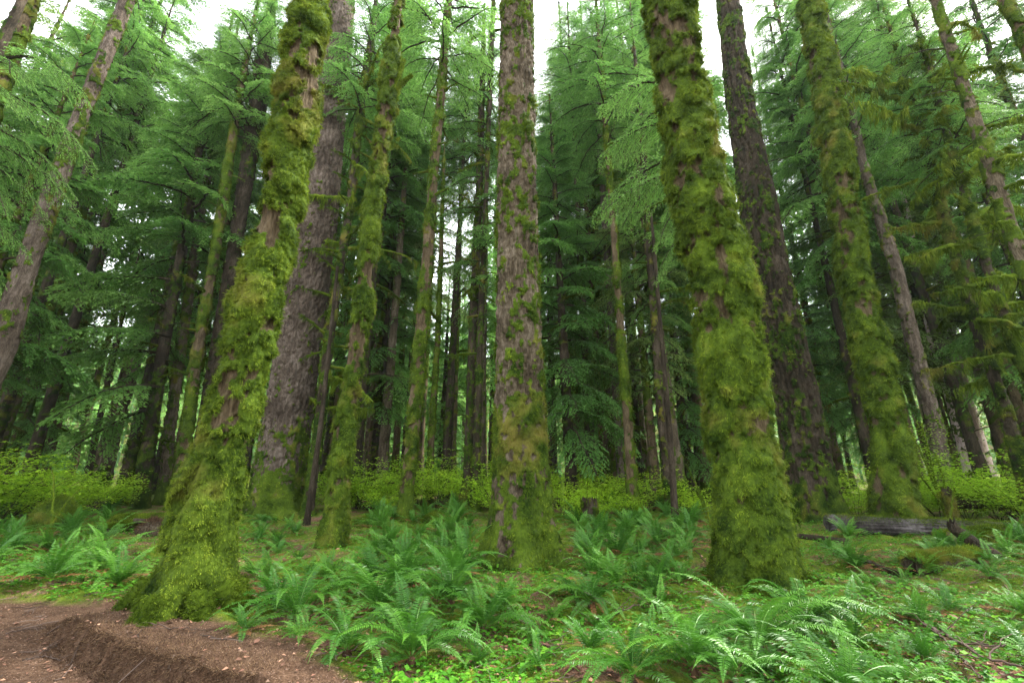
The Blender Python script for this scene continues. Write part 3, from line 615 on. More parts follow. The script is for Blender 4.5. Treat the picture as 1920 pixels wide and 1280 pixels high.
med('dark_conifer', 'slender black forked trunk in front of the bright shrubs at left', [(905, 152, 170), (800, 176, 190), (700, 200, 212), (640, 214, 224)], 22, 14, 'bark_dark', .2, 33, 1500, branches=(['bare', 'mid'], 12, 2, 10, ALL))
LANDMARKS += [(250, 925, 'the dark trunk cluster at left')]
# ================================================================== BACKGROUND TREES (shared trunks and crowns)
def straight(H, r0, seed, bark, matn, moss, res=.10, blades=2500):
    z = np.linspace(0, H, 12); g = float(gz(0., 60.)[0]); T = make_trunk(z+g, z*0, r0*(1-.85*(z/H)**1.15)*(1+.35*np.exp(-z/.8)), 60., res=res, moss=moss, bark=bark, amp=.03, thick=.04, lump=.4, but=.1, nb=4, seed=seed)
    t = trunk_mesh(T, 'trunk', M[matn]); b = moss_blades(T, blades, (.06, .14), .02, seed=seed, thresh=.5) if blades else None
    return t, b
CH = {'top': 34, 'thin': 28, 'dense': 25, 'dense2': 22, 'high': 34, 'sparse': 28, 'sparse_high': 34, 'far': 30, 'far_y': 32, 'far_young': 16}
TP = {'moss': straight(34, .26, 50, 'plain', 'bark_brown', .85), 'dark': straight(34, .27, 51, 'plain', 'bark_dark', .3, blades=900), 'red': straight(34, .30, 52, 'furrow', 'bark_red', .15, blades=0),
      'pale': straight(34, .26, 53, 'furrow', 'bark_pale', .2, blades=0), 'thin': straight(17, .13, 54, 'plain', 'bark_dark', .5, blades=0)}
KIND = {'moss': 'moss-coated', 'dark': 'dark', 'red': 'reddish-barked', 'pale': 'pale-barked', 'thin': 'slim young'}
BGT = []
def bgtree(px, D, tp, cr, s=1.0, cs=1.0, nbr=0, lean=0, py=640):
    X = at_depth(px, py, D)[0]; g = float(gz(X, D)[0]); rz = random.uniform(0, 6.28)
    root = empty('conifer_tree', (X, D, g-.1), rz, s); root.rotation_euler = (random.gauss(0, .012), random.gauss(0, .012), rz)
    t, b = TP[tp]; hc = CH.get(cr, 20)*cs; link('trunk', t, root, scale=(1, 1, (hc+.3)/(34 if tp != 'thin' else 17)))
    if b and D < 45: link('moss', b, root, scale=(1, 1, (hc+.3)/34))
    if cr: link('crown', CR[cr], root, rot=(0, 0, random.uniform(0, 6.28)), scale=cs)
    for i in range(nbr):
        me = BR[random.choice(['mid', 'short', 'bare'])][random.randrange(4)]; a = random.uniform(0, 6.28); zz = random.uniform(3, 13)
        link('branch', me, root, (cos(a)*.18, sin(a)*.18, zz), (0, random.gauss(0, .2), a), random.uniform(.8, 1.5))
    BGT.append((root, px, D, tp, cr)); TREES.append((X, D, .3)); return root
# read off the photograph: (px at mid height, depth, trunk, crown, size, crown size, stubs)
for a in [
    (60, 22, 'moss', 'high', 1.25, 1, 6), (690, 24, 'dark', 'high', 1.15, 1, 4), (800, 29, 'moss', 'sparse_high', 1.2, .9, 4), (1290, 23, 'moss', 'high', 1.2, 1, 4), (1625, 23, 'moss', 'high', 1.2, 1, 6), (1700, 29, 'pale', 'high', 1.45, 1, 0), (1810, 24, 'moss', 'sparse_high', 1.25, 1, 8), (2040, 22, 'dark', 'high', 1.2, 1, 0), (-60, 30, 'dark', 'high', 1.4, 1, 0), (-180, 24, 'moss', 'far_y', 1.3, 1, 0),
    (650, 33, 'moss', 'top', 1.15, 1, 3), (776, 31, 'dark', 'top', 1.1, 1, 3), (846, 25, 'dark', 'top', 1.0, 1, 4), (905, 27, 'red', 'top', 1.1, 1, 0), (1072, 26, 'moss', 'top', 1.05, 1, 5), (1152, 30, 'dark', 'top', 1.1, 1, 2), (1190, 33, 'moss', 'top', 1.2, 1, 2), (1226, 24, 'moss', 'top', 1.0, 1, 4), (160, 26, 'moss', 'top', 1.05, 1, 4), (55, 20, 'dark', 'top', .95, 1, 3), (1520, 29, 'moss', 'top', 1.1, 1, 2), (1765, 22, 'dark', 'top', 1.0, 1, 6),
    (925, 41, 'dark', 'far', 1.35, 1, 0), (1018, 44, 'moss', 'far', 1.35, 1, 0), (1030, 28, 'dark', 'dense', 1.1, 1, 0), (1078, 30, 'dark', 'sparse_high', 1.35, .95, 4), (1335, 25, 'dark', 'high', 1.3, 1, 0), (28, 25, 'moss', 'top', 1.1, 1, 6), (92, 29, 'moss', 'top', 1.15, 1, 6), (132, 22, 'dark', 'top', 1.0, 1, 3), (262, 27, 'red', 'top', 1.1, 1, 0), (497, 22, 'dark', 'top', 1.1, 1, 3), (690, 21, 'dark', 'top', 1.0, 1, 5), (716, 26, 'moss', 'top', 1.1, 1, 4), (738, 24, 'red', 'top', 1.0, 1, 0), (856, 28, 'moss', 'top', 1.1, 1, 4), (1096, 23, 'dark', 'top', 1.0, 1, 5), (1132, 25, 'moss', 'top', 1.1, 1, 4), (1243, 20, 'red', 'top', 1.0, 1, 0), (1286, 24, 'dark', 'top', 1.1, 1, 3), (1578, 24, 'dark', 'top', 1.0, 1, 5), (1610, 29, 'moss', 'top', 1.1, 1, 4), (1868, 20, 'moss', 'top', 1.0, 1, 8), (1650, 31, 'pale', 'top', 1.2, 1, 0),
    (385, 27, 'moss', 'dense', 1.45, .9, 0), (250, 34, 'red', 'far', 1.45, 1.0, 0), (-120, 26, 'moss', 'dense', 1.35, .95, 0), (640, 36, 'dark', 'far', 1.45, 1, 0), (760, 34, 'moss', 'high', 1.15, .9, 0), (1120, 24, 'moss', 'high', 1.05, .9, 4), (1720, 26, 'moss', 'sparse', 1.3, 1, 8), (1900, 23, 'moss', 'sparse', 1.25, 1, 8), (1600, 29, 'moss', 'top', 1.1, 1, 3),
    (1062, 19.5, 'dark', 'dense2', 1.0, 1.0, 4), (1130, 27, 'dark', 'dense2', .85, 1.0, 0), (722, 25, 'dark', 'dense', .9, .95, 0),
    (-60, 15, 'moss', 'dense', .95, .9, 6), (40, 33, 'moss', 'far_y', 1.0, 1.0, 10), (70, 38, 'red', 'far', 1.0, 1.0, 0), (15, 29, 'moss', 'far_y', 1.05, 1, 10),
    (150, 34, 'thin', 'far_young', 1.2, 1, 0), (205, 31, 'moss', 'far_y', 1.0, 1.0, 8), (100, 24, 'moss', 'dense2', .8, 1.0, 8), (460, 27, 'dark', 'high', 1.0, 1.0, 0),
    (695, 34, 'dark', 'far', .9, 1, 0), (708, 30, 'red', None, .8, 1, 0), (672, 38, 'thin', 'far', 1.1, .7, 0), (735, 40, 'red', 'far', .9, 1, 0), (762, 46, 'thin', 'far_young', 1.3, 1, 0),
    (850, 48, 'pale', 'far', .9, 1, 0), (838, 36, 'dark', 'far_young', 1.1, 1, 0), (915, 35, 'moss', 'far', .85, 1, 0),
    (1088, 33, 'thin', None, 1.5, 1, 0), (1112, 30, 'moss', 'far', .85, 1, 0), (1178, 26, 'dark', 'sparse_high', .9, 1, 4), (1204, 21, 'moss', 'sparse', .95, .9, 8), (1222, 28, 'thin', None, 1.6, 1, 0),
    (1262, 22, 'dark', 'dense2', 1.0, .75, 5), (1285, 26, 'red', 'far', .9, 1, 0), (1300, 31, 'moss', 'far_young', 1.1, 1, 0), (1330, 20, 'dark', 'high', .95, .9, 4),
    (1500, 27, 'dark', 'dense', .86, 1.0, 0), (1570, 30, 'thin', 'dense2', 1.0, .9, 0), (1580, 32, 'dark', 'dense', .9, 1, 0), (1540, 40, 'thin', 'far', 1.5, .8, 0),
    (1655, 24, 'moss', 'sparse', 1.0, 1.0, 8), (1680, 33, 'moss', 'far_y', 1.0, 1, 10), (1745, 25, 'dark', 'sparse_high', .95, .95, 10), (1842, 27, 'moss', 'sparse', .95, 1, 10),
    (1960, 19, 'dark', 'dense', .9, 1, 6), (2080, 20, 'moss', 'sparse', .9, 1, 6), (1900, 30, 'red', 'far', 1.0, 1, 0), (2150, 22, 'dark', 'dense', .9, 1, 0), (1780, 38, 'pale', 'far_y', 1, 1, 0),
    (-220, 20, 'dark', 'dense', .95, 1, 0), (-330, 14, 'moss', 'dense2', .9, 1, 0), (2300, 17, 'dark', 'dense2', .95, 1, 0), (350, 30, 'dark', 'far', 1.0, 1, 0), (540, 31, 'dark', 'far', 1.0, 1, 0), (620, 27, 'dark', 'top', 1.0, 1, 3)]:
    bgtree(*a)
# the wood beyond, thinning only at the misty gaps
rsB = np.random.default_rng(77); placed = [(b[1], b[2]) for b in BGT]; tries = 0
while len([1 for b in placed]) < len(BGT)+1 and len(BGT) < 124 and tries < 6000:
    tries += 1; D = float(rsB.uniform(36, 100)); px = float(rsB.uniform(-350, 2270))
    if any(abs(px-p)*D/FPX < 5.5 and abs(D-d) < 6 for p, d in placed): continue
    tp = rsB.choice(['moss', 'dark', 'red', 'pale', 'dark']); cr = rsB.choice(['far', 'far', 'far_y', 'far', 'far_y', 'far_young'] if not (1440 < px < 1580) else ['far', 'far_young'])
    bgtree(px, D, 'thin' if cr == 'far_young' else str(tp), str(cr), float(rsB.uniform(.8, 1.0) if (1430 < px < 1580 or 740 < px < 860 or 1010 < px < 1100) else rsB.uniform(1.0, 1.45)), 1.0); placed.append((px, D))
# far wood on the slope
def far_wood():
    rs = np.random.default_rng(5); A = Acc(); n = 900
    Y = rs.uniform(104, 235, n); X = rs.uniform(-1.55, 1.55, n)*Y; Z = gz(X, Y)
    sp = SP_FAR[0]; lv = sp['leaf'][0].reshape(-1, 4, 3)[::9].reshape(-1, 3); lf = np.arange(len(lv)).reshape(-1, 4); la = sp['leaf'][2].reshape(-1, 4)[::9].ravel()
    lv = lv.reshape(-1, 4, 3); c = lv.mean(1, keepdims=True); lv = (c+(lv-c)*3.2).reshape(-1, 3)
    base = Acc()
    for i in range(26):
        f = i/26; base.add(xf(lv, i*2.4, .1, (4.6*(1-f)**.8+.4)/3, np.array([0, 0, 3+25*f])), lf, la)
    P, F = tube(np.array([[0, 0, -1], [0, 0, 14], [0, 0, 27.]]), [.35, .22, .05], 5); base.add(P, F, .1)
    BV = np.concatenate(base.V); BF = np.concatenate(base.F); BA = np.concatenate(base.A)
    for i in range(n):
        s = rs.uniform(.7, 1.15); a = rs.uniform(0, 6.28); ca, sa = cos(a), sin(a)
        V = BV*s; V = np.stack([V[:, 0]*ca-V[:, 1]*sa+X[i], V[:, 0]*sa+V[:, 1]*ca+Y[i], V[:, 2]+Z[i]], 1); A.add(V, BF, np.clip(BA+rs.normal(0, .1), 0, 1))
    tag(link('distant_forest', A.mesh('distant_forest', M['hemlock'])), 'misty conifer forest on the far slope seen through the gap', 'forest', kind='stuff')
far_wood()
# low drooping limbs of the tree hidden behind the fattest mossy trunk
cn = Acc(); rsn = np.random.default_rng(12)
for (zz, az, L, pt) in [(9.6, 3.30, 3.4, .1), (10.3, 3.05, 3.6, .05), (9.0, 3.75, 2.6, -.1), (11.2, 3.4, 3.3, .1), (8.1, 3.2, 2.4, -.25), (10.6, 2.5, 3, 0), (12, 3.0, 3.2, .1), (12.6, 3.6, 3.4, .1), (13.2, 3.1, 3, .2), (8.8, 3.5, 2.6, -.2), (12.8, 2.6, 3, 0)]:
    sp = SP_NEAR[rsn.integers(3)]; s = L/sp['L']; cn.add(xf(sp['leaf'][0], az, pt, s, np.array([0, 0, zz])), sp['leaf'][1], sp['leaf'][2], 0); cn.add(xf(sp['wood'][0], az, pt, s, np.array([0, 0, zz])), sp['wood'][1], .4, 1)
XN = at_depth(1372, 640, 10.6)[0]
root = empty('hemlock_tree', (XN, 10.6, float(gz(XN, 10.6)[0]))); tag(root, 'hemlock hidden behind the fattest mossy trunk, its dark limbs drooping in at top', 'tree')
T_ = TP['dark'][0]; link('trunk', T_, root, scale=(.8, .8, .7)); link('crown', cn.mesh('crown', [M['hemlock'], M['bark_dark']]), root); TREES.append((XN, 10.6, .3))
# near sprays entering at the left edge and over the upper corners
def near_limbs(px, D, zs, azs, L, label):
    A = Acc(); rs = np.random.default_rng(int(abs(px))+3)
    for i, zz in enumerate(zs):
        sp = SP_NEAR[rs.integers(3)]; s = L*rs.uniform(.8, 1.15)/sp['L']; az = rs.uniform(*azs); pt = rs.uniform(-.15, .15)
        A.add(xf(sp['leaf'][0], az, pt, s, np.array([0, 0, zz])), sp['leaf'][1], sp['leaf'][2], 0); A.add(xf(sp['wood'][0], az, pt, s, np.array([0, 0, zz])), sp['wood'][1], .4, 1)
    X = at_depth(px, 640, D)[0]; r = empty('hemlock_tree', (X, D, float(gz(X, D)[0])-.1)); tag(r, label, 'tree'); link('trunk', TP['dark'][0], r, scale=(.8, .8, .7)); link('crown', A.mesh('crown', [M['hemlock'], M['bark_dark']]), r); TREES.append((X, D, .3))
near_limbs(-260, 9.5, np.linspace(6.5, 13, 13), (-.5, 1.2), 2.6, 'hemlock beyond the left edge, its dark sprays reaching into the upper left corner')

# ================================================================== SHRUBS
def shrub_meshes(seed, R=1.1, H=1.5, n=1500, leaf=.055):
    rs = np.random.default_rng(seed); S = Acc(); Lf = Acc(); tips = []
    for i in range(14):
        a = rs.uniform(0, 6.28); l = rs.uniform(.6, 1); t = np.linspace(0, 1, 8)[:, None]
        P = np.array([cos(a)*.1, sin(a)*.1, 0])+t*np.array([cos(a)*R*l, sin(a)*R*l, H*rs.uniform(.6, 1.05)])*np.array([1, 1, 1]) - np.array([0, 0, .35])*t**2*l + np.cumsum(rs.normal(0, .02, (8, 3)), 0)
        V, F = tube(P, .012*(1-.7*t[:, 0]), 4); S.add(V, F, .4)
        for q in range(3, 8):
            for _ in range(4): tips.append(P[q]+rs.normal(0, [.22*R, .22*R, .09]))
    tips = np.array(tips); c = tips[rs.integers(0, len(tips), n)]+rs.normal(0, [.11, .11, .028], (n, 3)); c[:, 2] = np.abs(c[:, 2])+.03
    az = rs.uniform(0, 6.28, n); l = leaf*rs.uniform(.6, 1.35, n)
    tint = np.clip(rs.normal(.55, .22, n), 0, 1)
    for da in (-.75, 0, .75):
        u = np.stack([np.cos(az+da), np.sin(az+da), rs.normal(-.12, .22, n)], 1)*l[:, None]*(1 if da == 0 else .8); v = np.stack([-np.sin(az+da), np.cos(az+da), rs.normal(0, .25, n)], 1)*l[:, None]*.26
        V, F = kites(c, u, v, np.array([0, 0, .006])); Lf.add(V, F, np.repeat(tint, 4))
    return S.mesh('stems', M['bark_dark']), Lf.mesh('foliage', M['shrub'])
SHM = [shrub_meshes(s, *a) for s, a in enumerate([(1.1, 1.5, 1700, .075), (1.4, 1.9, 2200, .075), (.9, 1.1, 1300, .07), (1.2, 1.3, 1600, .08)])]
SHRUBS = []
def put_shrub(px, D, s, k, py=890):
    X = at_depth(px, py, D)[0]; r = empty('shrub', (X, D, float(gz(X, D)[0])), random.uniform(0, 6.28), s); link('stems', SHM[k][0], r); link('foliage', SHM[k][1], r); SHRUBS.append((r, px, D))
for i in range(150):
    if len(SHRUBS) > 52: break
    D = float(rsB.uniform(15.5, 34)); px = float(rsB.uniform(-250, 2150)); X = at_depth(px, 890, D)[0]
    if any(math.hypot(X-a, D-b) < c+.6 for a, b, c in TREES): continue
    put_shrub(px, D, float(rsB.uniform(.35, 1.25)), int(rsB.integers(4)))
for px, D, s, k in [(20, 13.5, 1.15, 1), (110, 14.5, 1.0, 3), (60, 16.5, 1.2, 1), (170, 16.5, 1.1, 0), (-60, 13, 1.2, 1), (200, 18, 1.0, 0), (1060, 17, .9, 0), (1045, 20, 1.1, 1), (895, 19, 1.0, 3), (1090, 21, 1.1, 1), (1130, 15.5, .8, 2), (1170, 16.2, .6, 0), (640, 18, 1.0, 0), (700, 19, 1.1, 1), (725, 17.5, .9, 2), (820, 19, 1.2, 1), (840, 20, 1.2, 0), (790, 22, 1.3, 1), (1590, 15.5, .9, 0), (1640, 16, 1.0, 1), (1850, 14.2, .95, 3), (1900, 13.2, 1.1, 1), (1880, 15.5, 1.3, 1), (1790, 15.5, 1.0, 0), (1740, 16.5, 1.1, 1), (1300, 17, 1.0, 2), (1215, 18, .9, 1)]: put_shrub(px, D, s, k)

# ================================================================== FERNS
def frond(L, rs, arch, A=None, O=None, az=0, el=1.0, tint=0, wmax=.10, mat=0, step=.021, curl=0):
    A = A or Acc(); n = 16; t = np.linspace(0, 1, n); ang = el - arch*t**1.25; ds = L/(n-1)
    x = np.concatenate([[0], np.cumsum(np.cos(ang[:-1])*ds)]); z = np.concatenate([[0], np.cumsum(np.sin(ang[:-1])*ds)]); y = curl*x**2
    P = np.stack([x, y, z], 1); W = []
    m = int(L/step); q = np.linspace(.13, .995, m)**1.0
    p = np.stack([np.interp(q, t, P[:, i]) for i in range(3)], 1); tg = nrm(np.stack([np.interp(q, t, np.gradient(P, axis=0)[:, i]) for i in range(3)], 1))
    wl = wmax*np.clip(np.sin(np.clip((q-.05)/.95, 0, 1)**.75*pi)*.85+.28*(1-q), .012, None)*(1-q**9*.85)
    up = nrm(np.cross(tg, np.array([0, 1.0, 0]))*-1); up = np.where(up[:, 2:3] < 0, -up, up)
    Vs, Fs, tn = [], [], 0
    for s in (-1, 1):
        l = wl*rs.uniform(.88, 1.08, m); lat = np.array([0, 1.0, 0])*s
        u = nrm(lat+tg*rs.uniform(.18, .38, m)[:, None]+up*rs.normal(.05, .14, m)[:, None])*l[:, None]; v = tg*(step*.44)
        V, F = kites(p, u - up*(l*.12)[:, None], v, up*(.10*l)[:, None]*.6); Vs.append(V); Fs.append(F+tn); tn += len(V)
    V = np.concatenate(Vs); F = np.concatenate(Fs); col = np.clip(np.tile(np.repeat(.45+.25*q, 4), 2)+rs.normal(0, .05, len(V))+tint, .1, 1)
    R, RF = tube(P, .0035*(1-.7*t)*L+.0008, 3)
    def tr(V): ca, sa = cos(az), sin(az); V = np.stack([V[:, 0]*ca-V[:, 1]*sa, V[:, 0]*sa+V[:, 1]*ca, V[:, 2]], 1); return V if O is None else V+O
    A.add(tr(V), F, col, mat); A.add(tr(R), RF, .75, mat); return A
rsF = np.random.default_rng(21)
FRM = [frond(1.0, rsF, rsF.uniform(1.2, 2.3), el=rsF.uniform(.7, 1.2), tint=rsF.normal(0, .10), curl=rsF.normal(0, .12)).mesh('frond', M['fern']) for _ in range(12)]
FRD = [frond(.95, rsF, 1.5, el=.55, curl=rsF.normal(0, .2), wmax=.06, step=.03).mesh('dead_frond', M['fern_dead']) for _ in range(3)]
def fern_root():
    A = Acc(); a = np.linspace(0, 1, 5)[:, None]; V, F = tube(np.array([[0, 0, -.06], [0, 0, .02], [0, 0, .06], [0, 0, .09]]), [.06, .055, .04, .01], 8); A.add(V, F, .3); return A.mesh('root_crown', M['root'])
FROOT = fern_root()
def fern_whole(n, seed, L=.8):
    rs = np.random.default_rng(seed); A = Acc()
    for i in range(n):
        inner = rs.random() < .35
        dead = rs.random() < .10
        frond(L*rs.uniform(.7, 1.15), rs, .5 if dead else rs.uniform(1.1, 2.1) if not inner else rs.uniform(.8, 1.4), A, np.array([0, 0, .03]), i*2.39996+rs.normal(0, .25), .3 if dead else rs.uniform(.55, 1.05) if not inner else rs.uniform(1.1, 1.4), rs.normal(0, .12), mat=1 if dead else 0, step=.03, curl=rs.normal(0, .15))
    return A.mesh('sword_fern', [M['fern'], M['fern_dead']])
FW = [fern_whole(int(n), s) for s, n in enumerate([16, 20, 24, 14, 22, 18, 26, 12])]
FERNS = []
def fern_ok(X, Y, gap):
    return all(math.hypot(X-a, Y-b) > c+.12 for a, b, c in TREES if abs(X-a) < 3) and all(math.hypot(X-f[1], Y-f[2]) > gap for f in FERNS)
def big_fern(px, py, s, nf):
    X, Y = ground_hit(px, py); r = empty('sword_fern', (X, Y, float(gz(X, Y)[0])-.01), random.uniform(0, 6.28), s*1.28)
    link('root_crown', FROOT, r)
    for i in range(nf):
        inner = random.random() < .3
        link('frond', FRM[random.randrange(12)], r, (0, 0, .05), (random.gauss(0, .12), random.uniform(-.45, .10) if inner else random.uniform(-.1, .42), i*2.39996+random.gauss(0, .25)), random.uniform(.72, 1.08))
    for i in range(random.randrange(1, 4)): link('dead_frond', FRD[random.randrange(3)], r, (0, 0, .05), (0, random.uniform(.25, .5), random.uniform(0, 6.28)), random.uniform(.5, .8))
    FERNS.append((r, X, Y, 2, px, py))
for px, py, s, nf in [(555, 1165, .80, 24), (705, 1150, .82, 26), (845, 1135, .85, 26), (650, 1228, .62, 20), (770, 1245, .70, 24), (905, 1190, .72, 24), (1110, 1140, .68, 22), (1075, 1118, .5, 16), (1235, 1090, .62, 20),
                      (1425, 1225, .85, 26), (1510, 1190, .80, 26), (1600, 1215, .62, 20), (1380, 1290, .62, 20), (1190, 1280, .60, 20), (1300, 1262, .62, 20), (1590, 1320, .6, 20), (1010, 1255, .35, 12), (1860, 1085, .5, 16), (1900, 1215, .45, 14), (490, 985, .70, 20), (760, 1085, .62, 20), (1700, 1290, .40, 12)]:
    big_fern(px, py, s, nf)
def scatter(n, x0, x1, y0, y1, gap, s0, s1):
    c = t = 0
    while c < n and t < n*12:
        t += 1; px, py = float(rsF.uniform(x0, x1)), float(rsF.uniform(y0, y1)); X, Y = ground_hit(px, py)
        if Y > 24 or float(pathmask(np.array([X]), np.array([Y]))[0]) > .3 or not fern_ok(X, Y, gap) or any(a < px < b and py < c for a, b, c in ((880, 1075, 1135), (1300, 1535, 1125), (560, 680, 1075), (220, 460, 1165), (1600, 1765, 1045))): continue
        s = float(rsF.uniform(s0*.85, s1))*1.28; o = link('sword_fern', FW[int(rsF.integers(8))], None, (X, Y, float(gz(X, Y)[0])), (rsF.normal(0, .08), rsF.normal(0, .08), rsF.uniform(0, 6.28)), s)
        FERNS.append((o, X, Y, 1, px, py)); c += 1
scatter(26, -150, 300, 1010, 1110, .45, .5, .85)
scatter(26, -150, 330, 955, 1020, .6, .5, .85)
scatter(34, 640, 1010, 985, 1120, .42, .5, .85)
scatter(12, 450, 640, 985, 1120, .6, .4, .6)
scatter(32, 1050, 1330, 975, 1120, .45, .5, .85)
scatter(24, 700, 1330, 955, 1000, .7, .6, .95)
scatter(18, 400, 1300, 1110, 1270, .5, .35, .6)
scatter(20, 1520, 2000, 1000, 1080, .6, .4, .7)
scatter(12, 1620, 2000, 1080, 1270, .6, .25, .45)
# ================================================================== GROUND, PATH
def axis(lo, hi, step, out_lo, out_hi, g=1.06):
    c = list(np.arange(lo, hi, step)); s = step
    a = [lo]
    while a[-1] > out_lo: s *= g; a.append(a[-1]-s)
    s = step; b = [c[-1]]
    while b[-1] < out_hi: s *= g; b.append(b[-1]+s)
    return np.array(a[:0:-1]+c+b[1:])
def grid_mesh(name, xs, ys, mat_, dz=0, mask=None):
    X, Y = np.meshgrid(xs, ys); Z = gz(X, Y)+dz; V = np.stack([X.ravel(), Y.ravel(), Z.ravel()], 1); nx, ny = len(xs), len(ys)
    i = np.arange(ny-1)[:, None]*nx; j = np.arange(nx-1)[None, :]; F = np.stack([i+j, i+j+1, i+nx+j+1, i+nx+j], -1).reshape(-1, 4)
    pm = pathmask(X.ravel(), Y.ravel())
    if mask is not None: keep = (pm[F].min(1) > mask); F = F[keep]; u, inv = np.unique(F, return_inverse=True); V = V[u]; F = inv.reshape(-1, 4); pm = pm[u]
    A = Acc(); A.add(V, F, pm); return A.mesh(name, mat_, True)
xs = axis(-9, 10, .04, -330, 330, 1.07); ys = axis(2.4, 16, .04, -25, 330, 1.05)
tag(link('ground', grid_mesh('ground', xs, ys, M['ground'])), 'mossy forest floor strewn with litter', kind='structure')
tag(link('path', grid_mesh('path', np.arange(-9, 1.5, .025), np.arange(2.4, 8, .025), M['ground'], .005, .72)), 'bare reddish-brown earth path', kind='structure')

def in_view(n, y0=3.3, y1=15, near=1.6, seed=0):
    """random ground places inside the wedge the camera sees, denser near it"""
    rs = np.random.default_rng(seed); Y = y0+(y1-y0)*rs.random(n)**near; X = rs.uniform(-1.45, 1.45, n)*(Y+.6); return X, Y, rs
def trunk_clear(X, Y):
    k = np.ones(len(X), bool)
    for a, b, c in TREES:
        if b < 16: k &= np.hypot(X-a, Y-b) > c*.9
    return k
# small leafy ground cover
def ground_cover():
    A = Acc()
    for sd, n, s0, s1, thr, hgt in ((1, 52000, .012, .026, .50, .05), (2, 17000, .03, .055, .50, .11)):
        X, Y, rs = in_view(n*2, 3.3, 17, 1.25, sd); P = col3(X, Y, X*0)
        dn = fbm(P*1.1+sd*7, 60+sd, 3)+.22*fbm(P*5, 61, 2)-.11; pxx, pyy = to_px(X, Y, rise(Y))
        dn = dn + .05*((Y > 7) & (Y < 14)) + .10*((pxx > 1500) & (pyy > 990)) + .10*((pxx < 300) & (pyy > 1060)) - .05*((pxx > 500) & (pxx < 1300) & (sd == 2))
        k = (dn > thr) & (pathmask(X, Y) < .35) & trunk_clear(X, Y); X, Y = X[k], Y[k]; c = len(X)
        h = rs.uniform(.15, 1, c)*hgt; C = np.stack([X, Y, gz(X, Y)+h], 1); az = rs.uniform(0, 6.28, c); l = rs.uniform(s0, s1, c); tint = np.clip(rs.normal(.5, .24, c), 0, 1)
        for da in (-2.09, 0, 2.09):
            e = 0 if sd == 1 else .45*da
            u = np.stack([np.cos(az+da-e), np.sin(az+da-e), rs.normal(-.05, .25, c)], 1)*l[:, None]; v = np.stack([-np.sin(az+da-e), np.cos(az+da-e), rs.normal(0, .3, c)], 1)*l[:, None]*.42
            V, F = kites(C, u, v, np.array([0, 0, .003])); A.add(V, F, np.repeat(tint, 4))
    tag(link('ground_cover', A.mesh('ground_cover', M['cover'])), 'low bright green leaves covering the forest floor', 'ground cover', kind='stuff')
ground_cover()
def moss_carpet():
    X, Y, rs = in_view(330000, 3.3, 15, 1.35, 5); P = col3(X, Y, X*0); k = (fbm(P*1.5, 66, 3) > .49) & (pathmask(X, Y) < .3); X, Y = X[k], Y[k]; c = len(X)
    B = np.stack([X, Y, gz(X, Y)-.004], 1); d = nrm(rs.normal(0, .55, (c, 3))+[0, 0, .9])*rs.uniform(.012, .04, c)[:, None]; s = nrm(rs.normal(0, 1, (c, 3)))*rs.uniform(.003, .006, c)[:, None]
    V, F = tris(B, s, d); A = Acc(); A.add(V, F, np.repeat(np.clip(rs.normal(.6, .22, c), 0, 1), 3)); tag(link('moss_carpet', A.mesh('moss_carpet', M['moss_bright'])), 'yellow-green moss carpeting the forest floor', 'moss', kind='stuff')
moss_carpet()
def leaf_litter():
    A = Acc(); X, Y, rs = in_view(15000, 3.2, 15, 1.2, 6); k = (pathmask(X, Y) < .5) | (rs.random(len(X)) < .4); X, Y = X[k], Y[k]; c = len(X)
    C = np.stack([X, Y, gz(X, Y)+.012+rs.random(c)*.02], 1); az = rs.uniform(0, 6.28, c); l = rs.uniform(.016, .055, c)*(1+1.0*(rs.random(c) < .05))
    u = np.stack([np.cos(az), np.sin(az), rs.normal(0, .25, c)], 1)*l[:, None]; v = np.stack([-np.sin(az), np.cos(az), rs.normal(0, .25, c)], 1)*l[:, None]*rs.uniform(.25, .5, c)[:, None]
    V, F = kites(C, u, v, np.array([0, 0, .006])); A.add(V, F, np.repeat(rs.random(c)**1.3, 4)); tag(link('leaf_litter', A.mesh('leaf_litter', M['litter'])), 'brown and pink fallen leaves scattered over the floor', 'leaf litter', kind='stuff')
    A = Acc(); X, Y, rs = in_view(2600, 3.2, 14, 1.2, 7)
    k = (pathmask(X, Y) < .4) | (rs.random(len(X)) < .3); X, Y = X[k], Y[k]
    for i in range(len(X)):
        a = rs.uniform(0, 6.28); l = rs.uniform(.06, .38)*(1 if rs.random() > .06 else 2.2); t = np.linspace(-.5, .5, 4)[:, None]; P = np.array([X[i], Y[i], 0])+t*l*np.array([cos(a), sin(a), 0])+rs.normal(0, .012, (4, 3))
        P[:, 2] = gz(P[:, 0], P[:, 1])+.012+rs.random(4)*.02; V, F = tube(P, rs.uniform(.002, .006), 3); A.add(V, F, rs.random())
    tag(link('fallen_twigs', A.mesh('fallen_twigs', M['twig'])), 'small dead twigs scattered over the forest floor', 'twigs', kind='stuff')
leaf_litter()
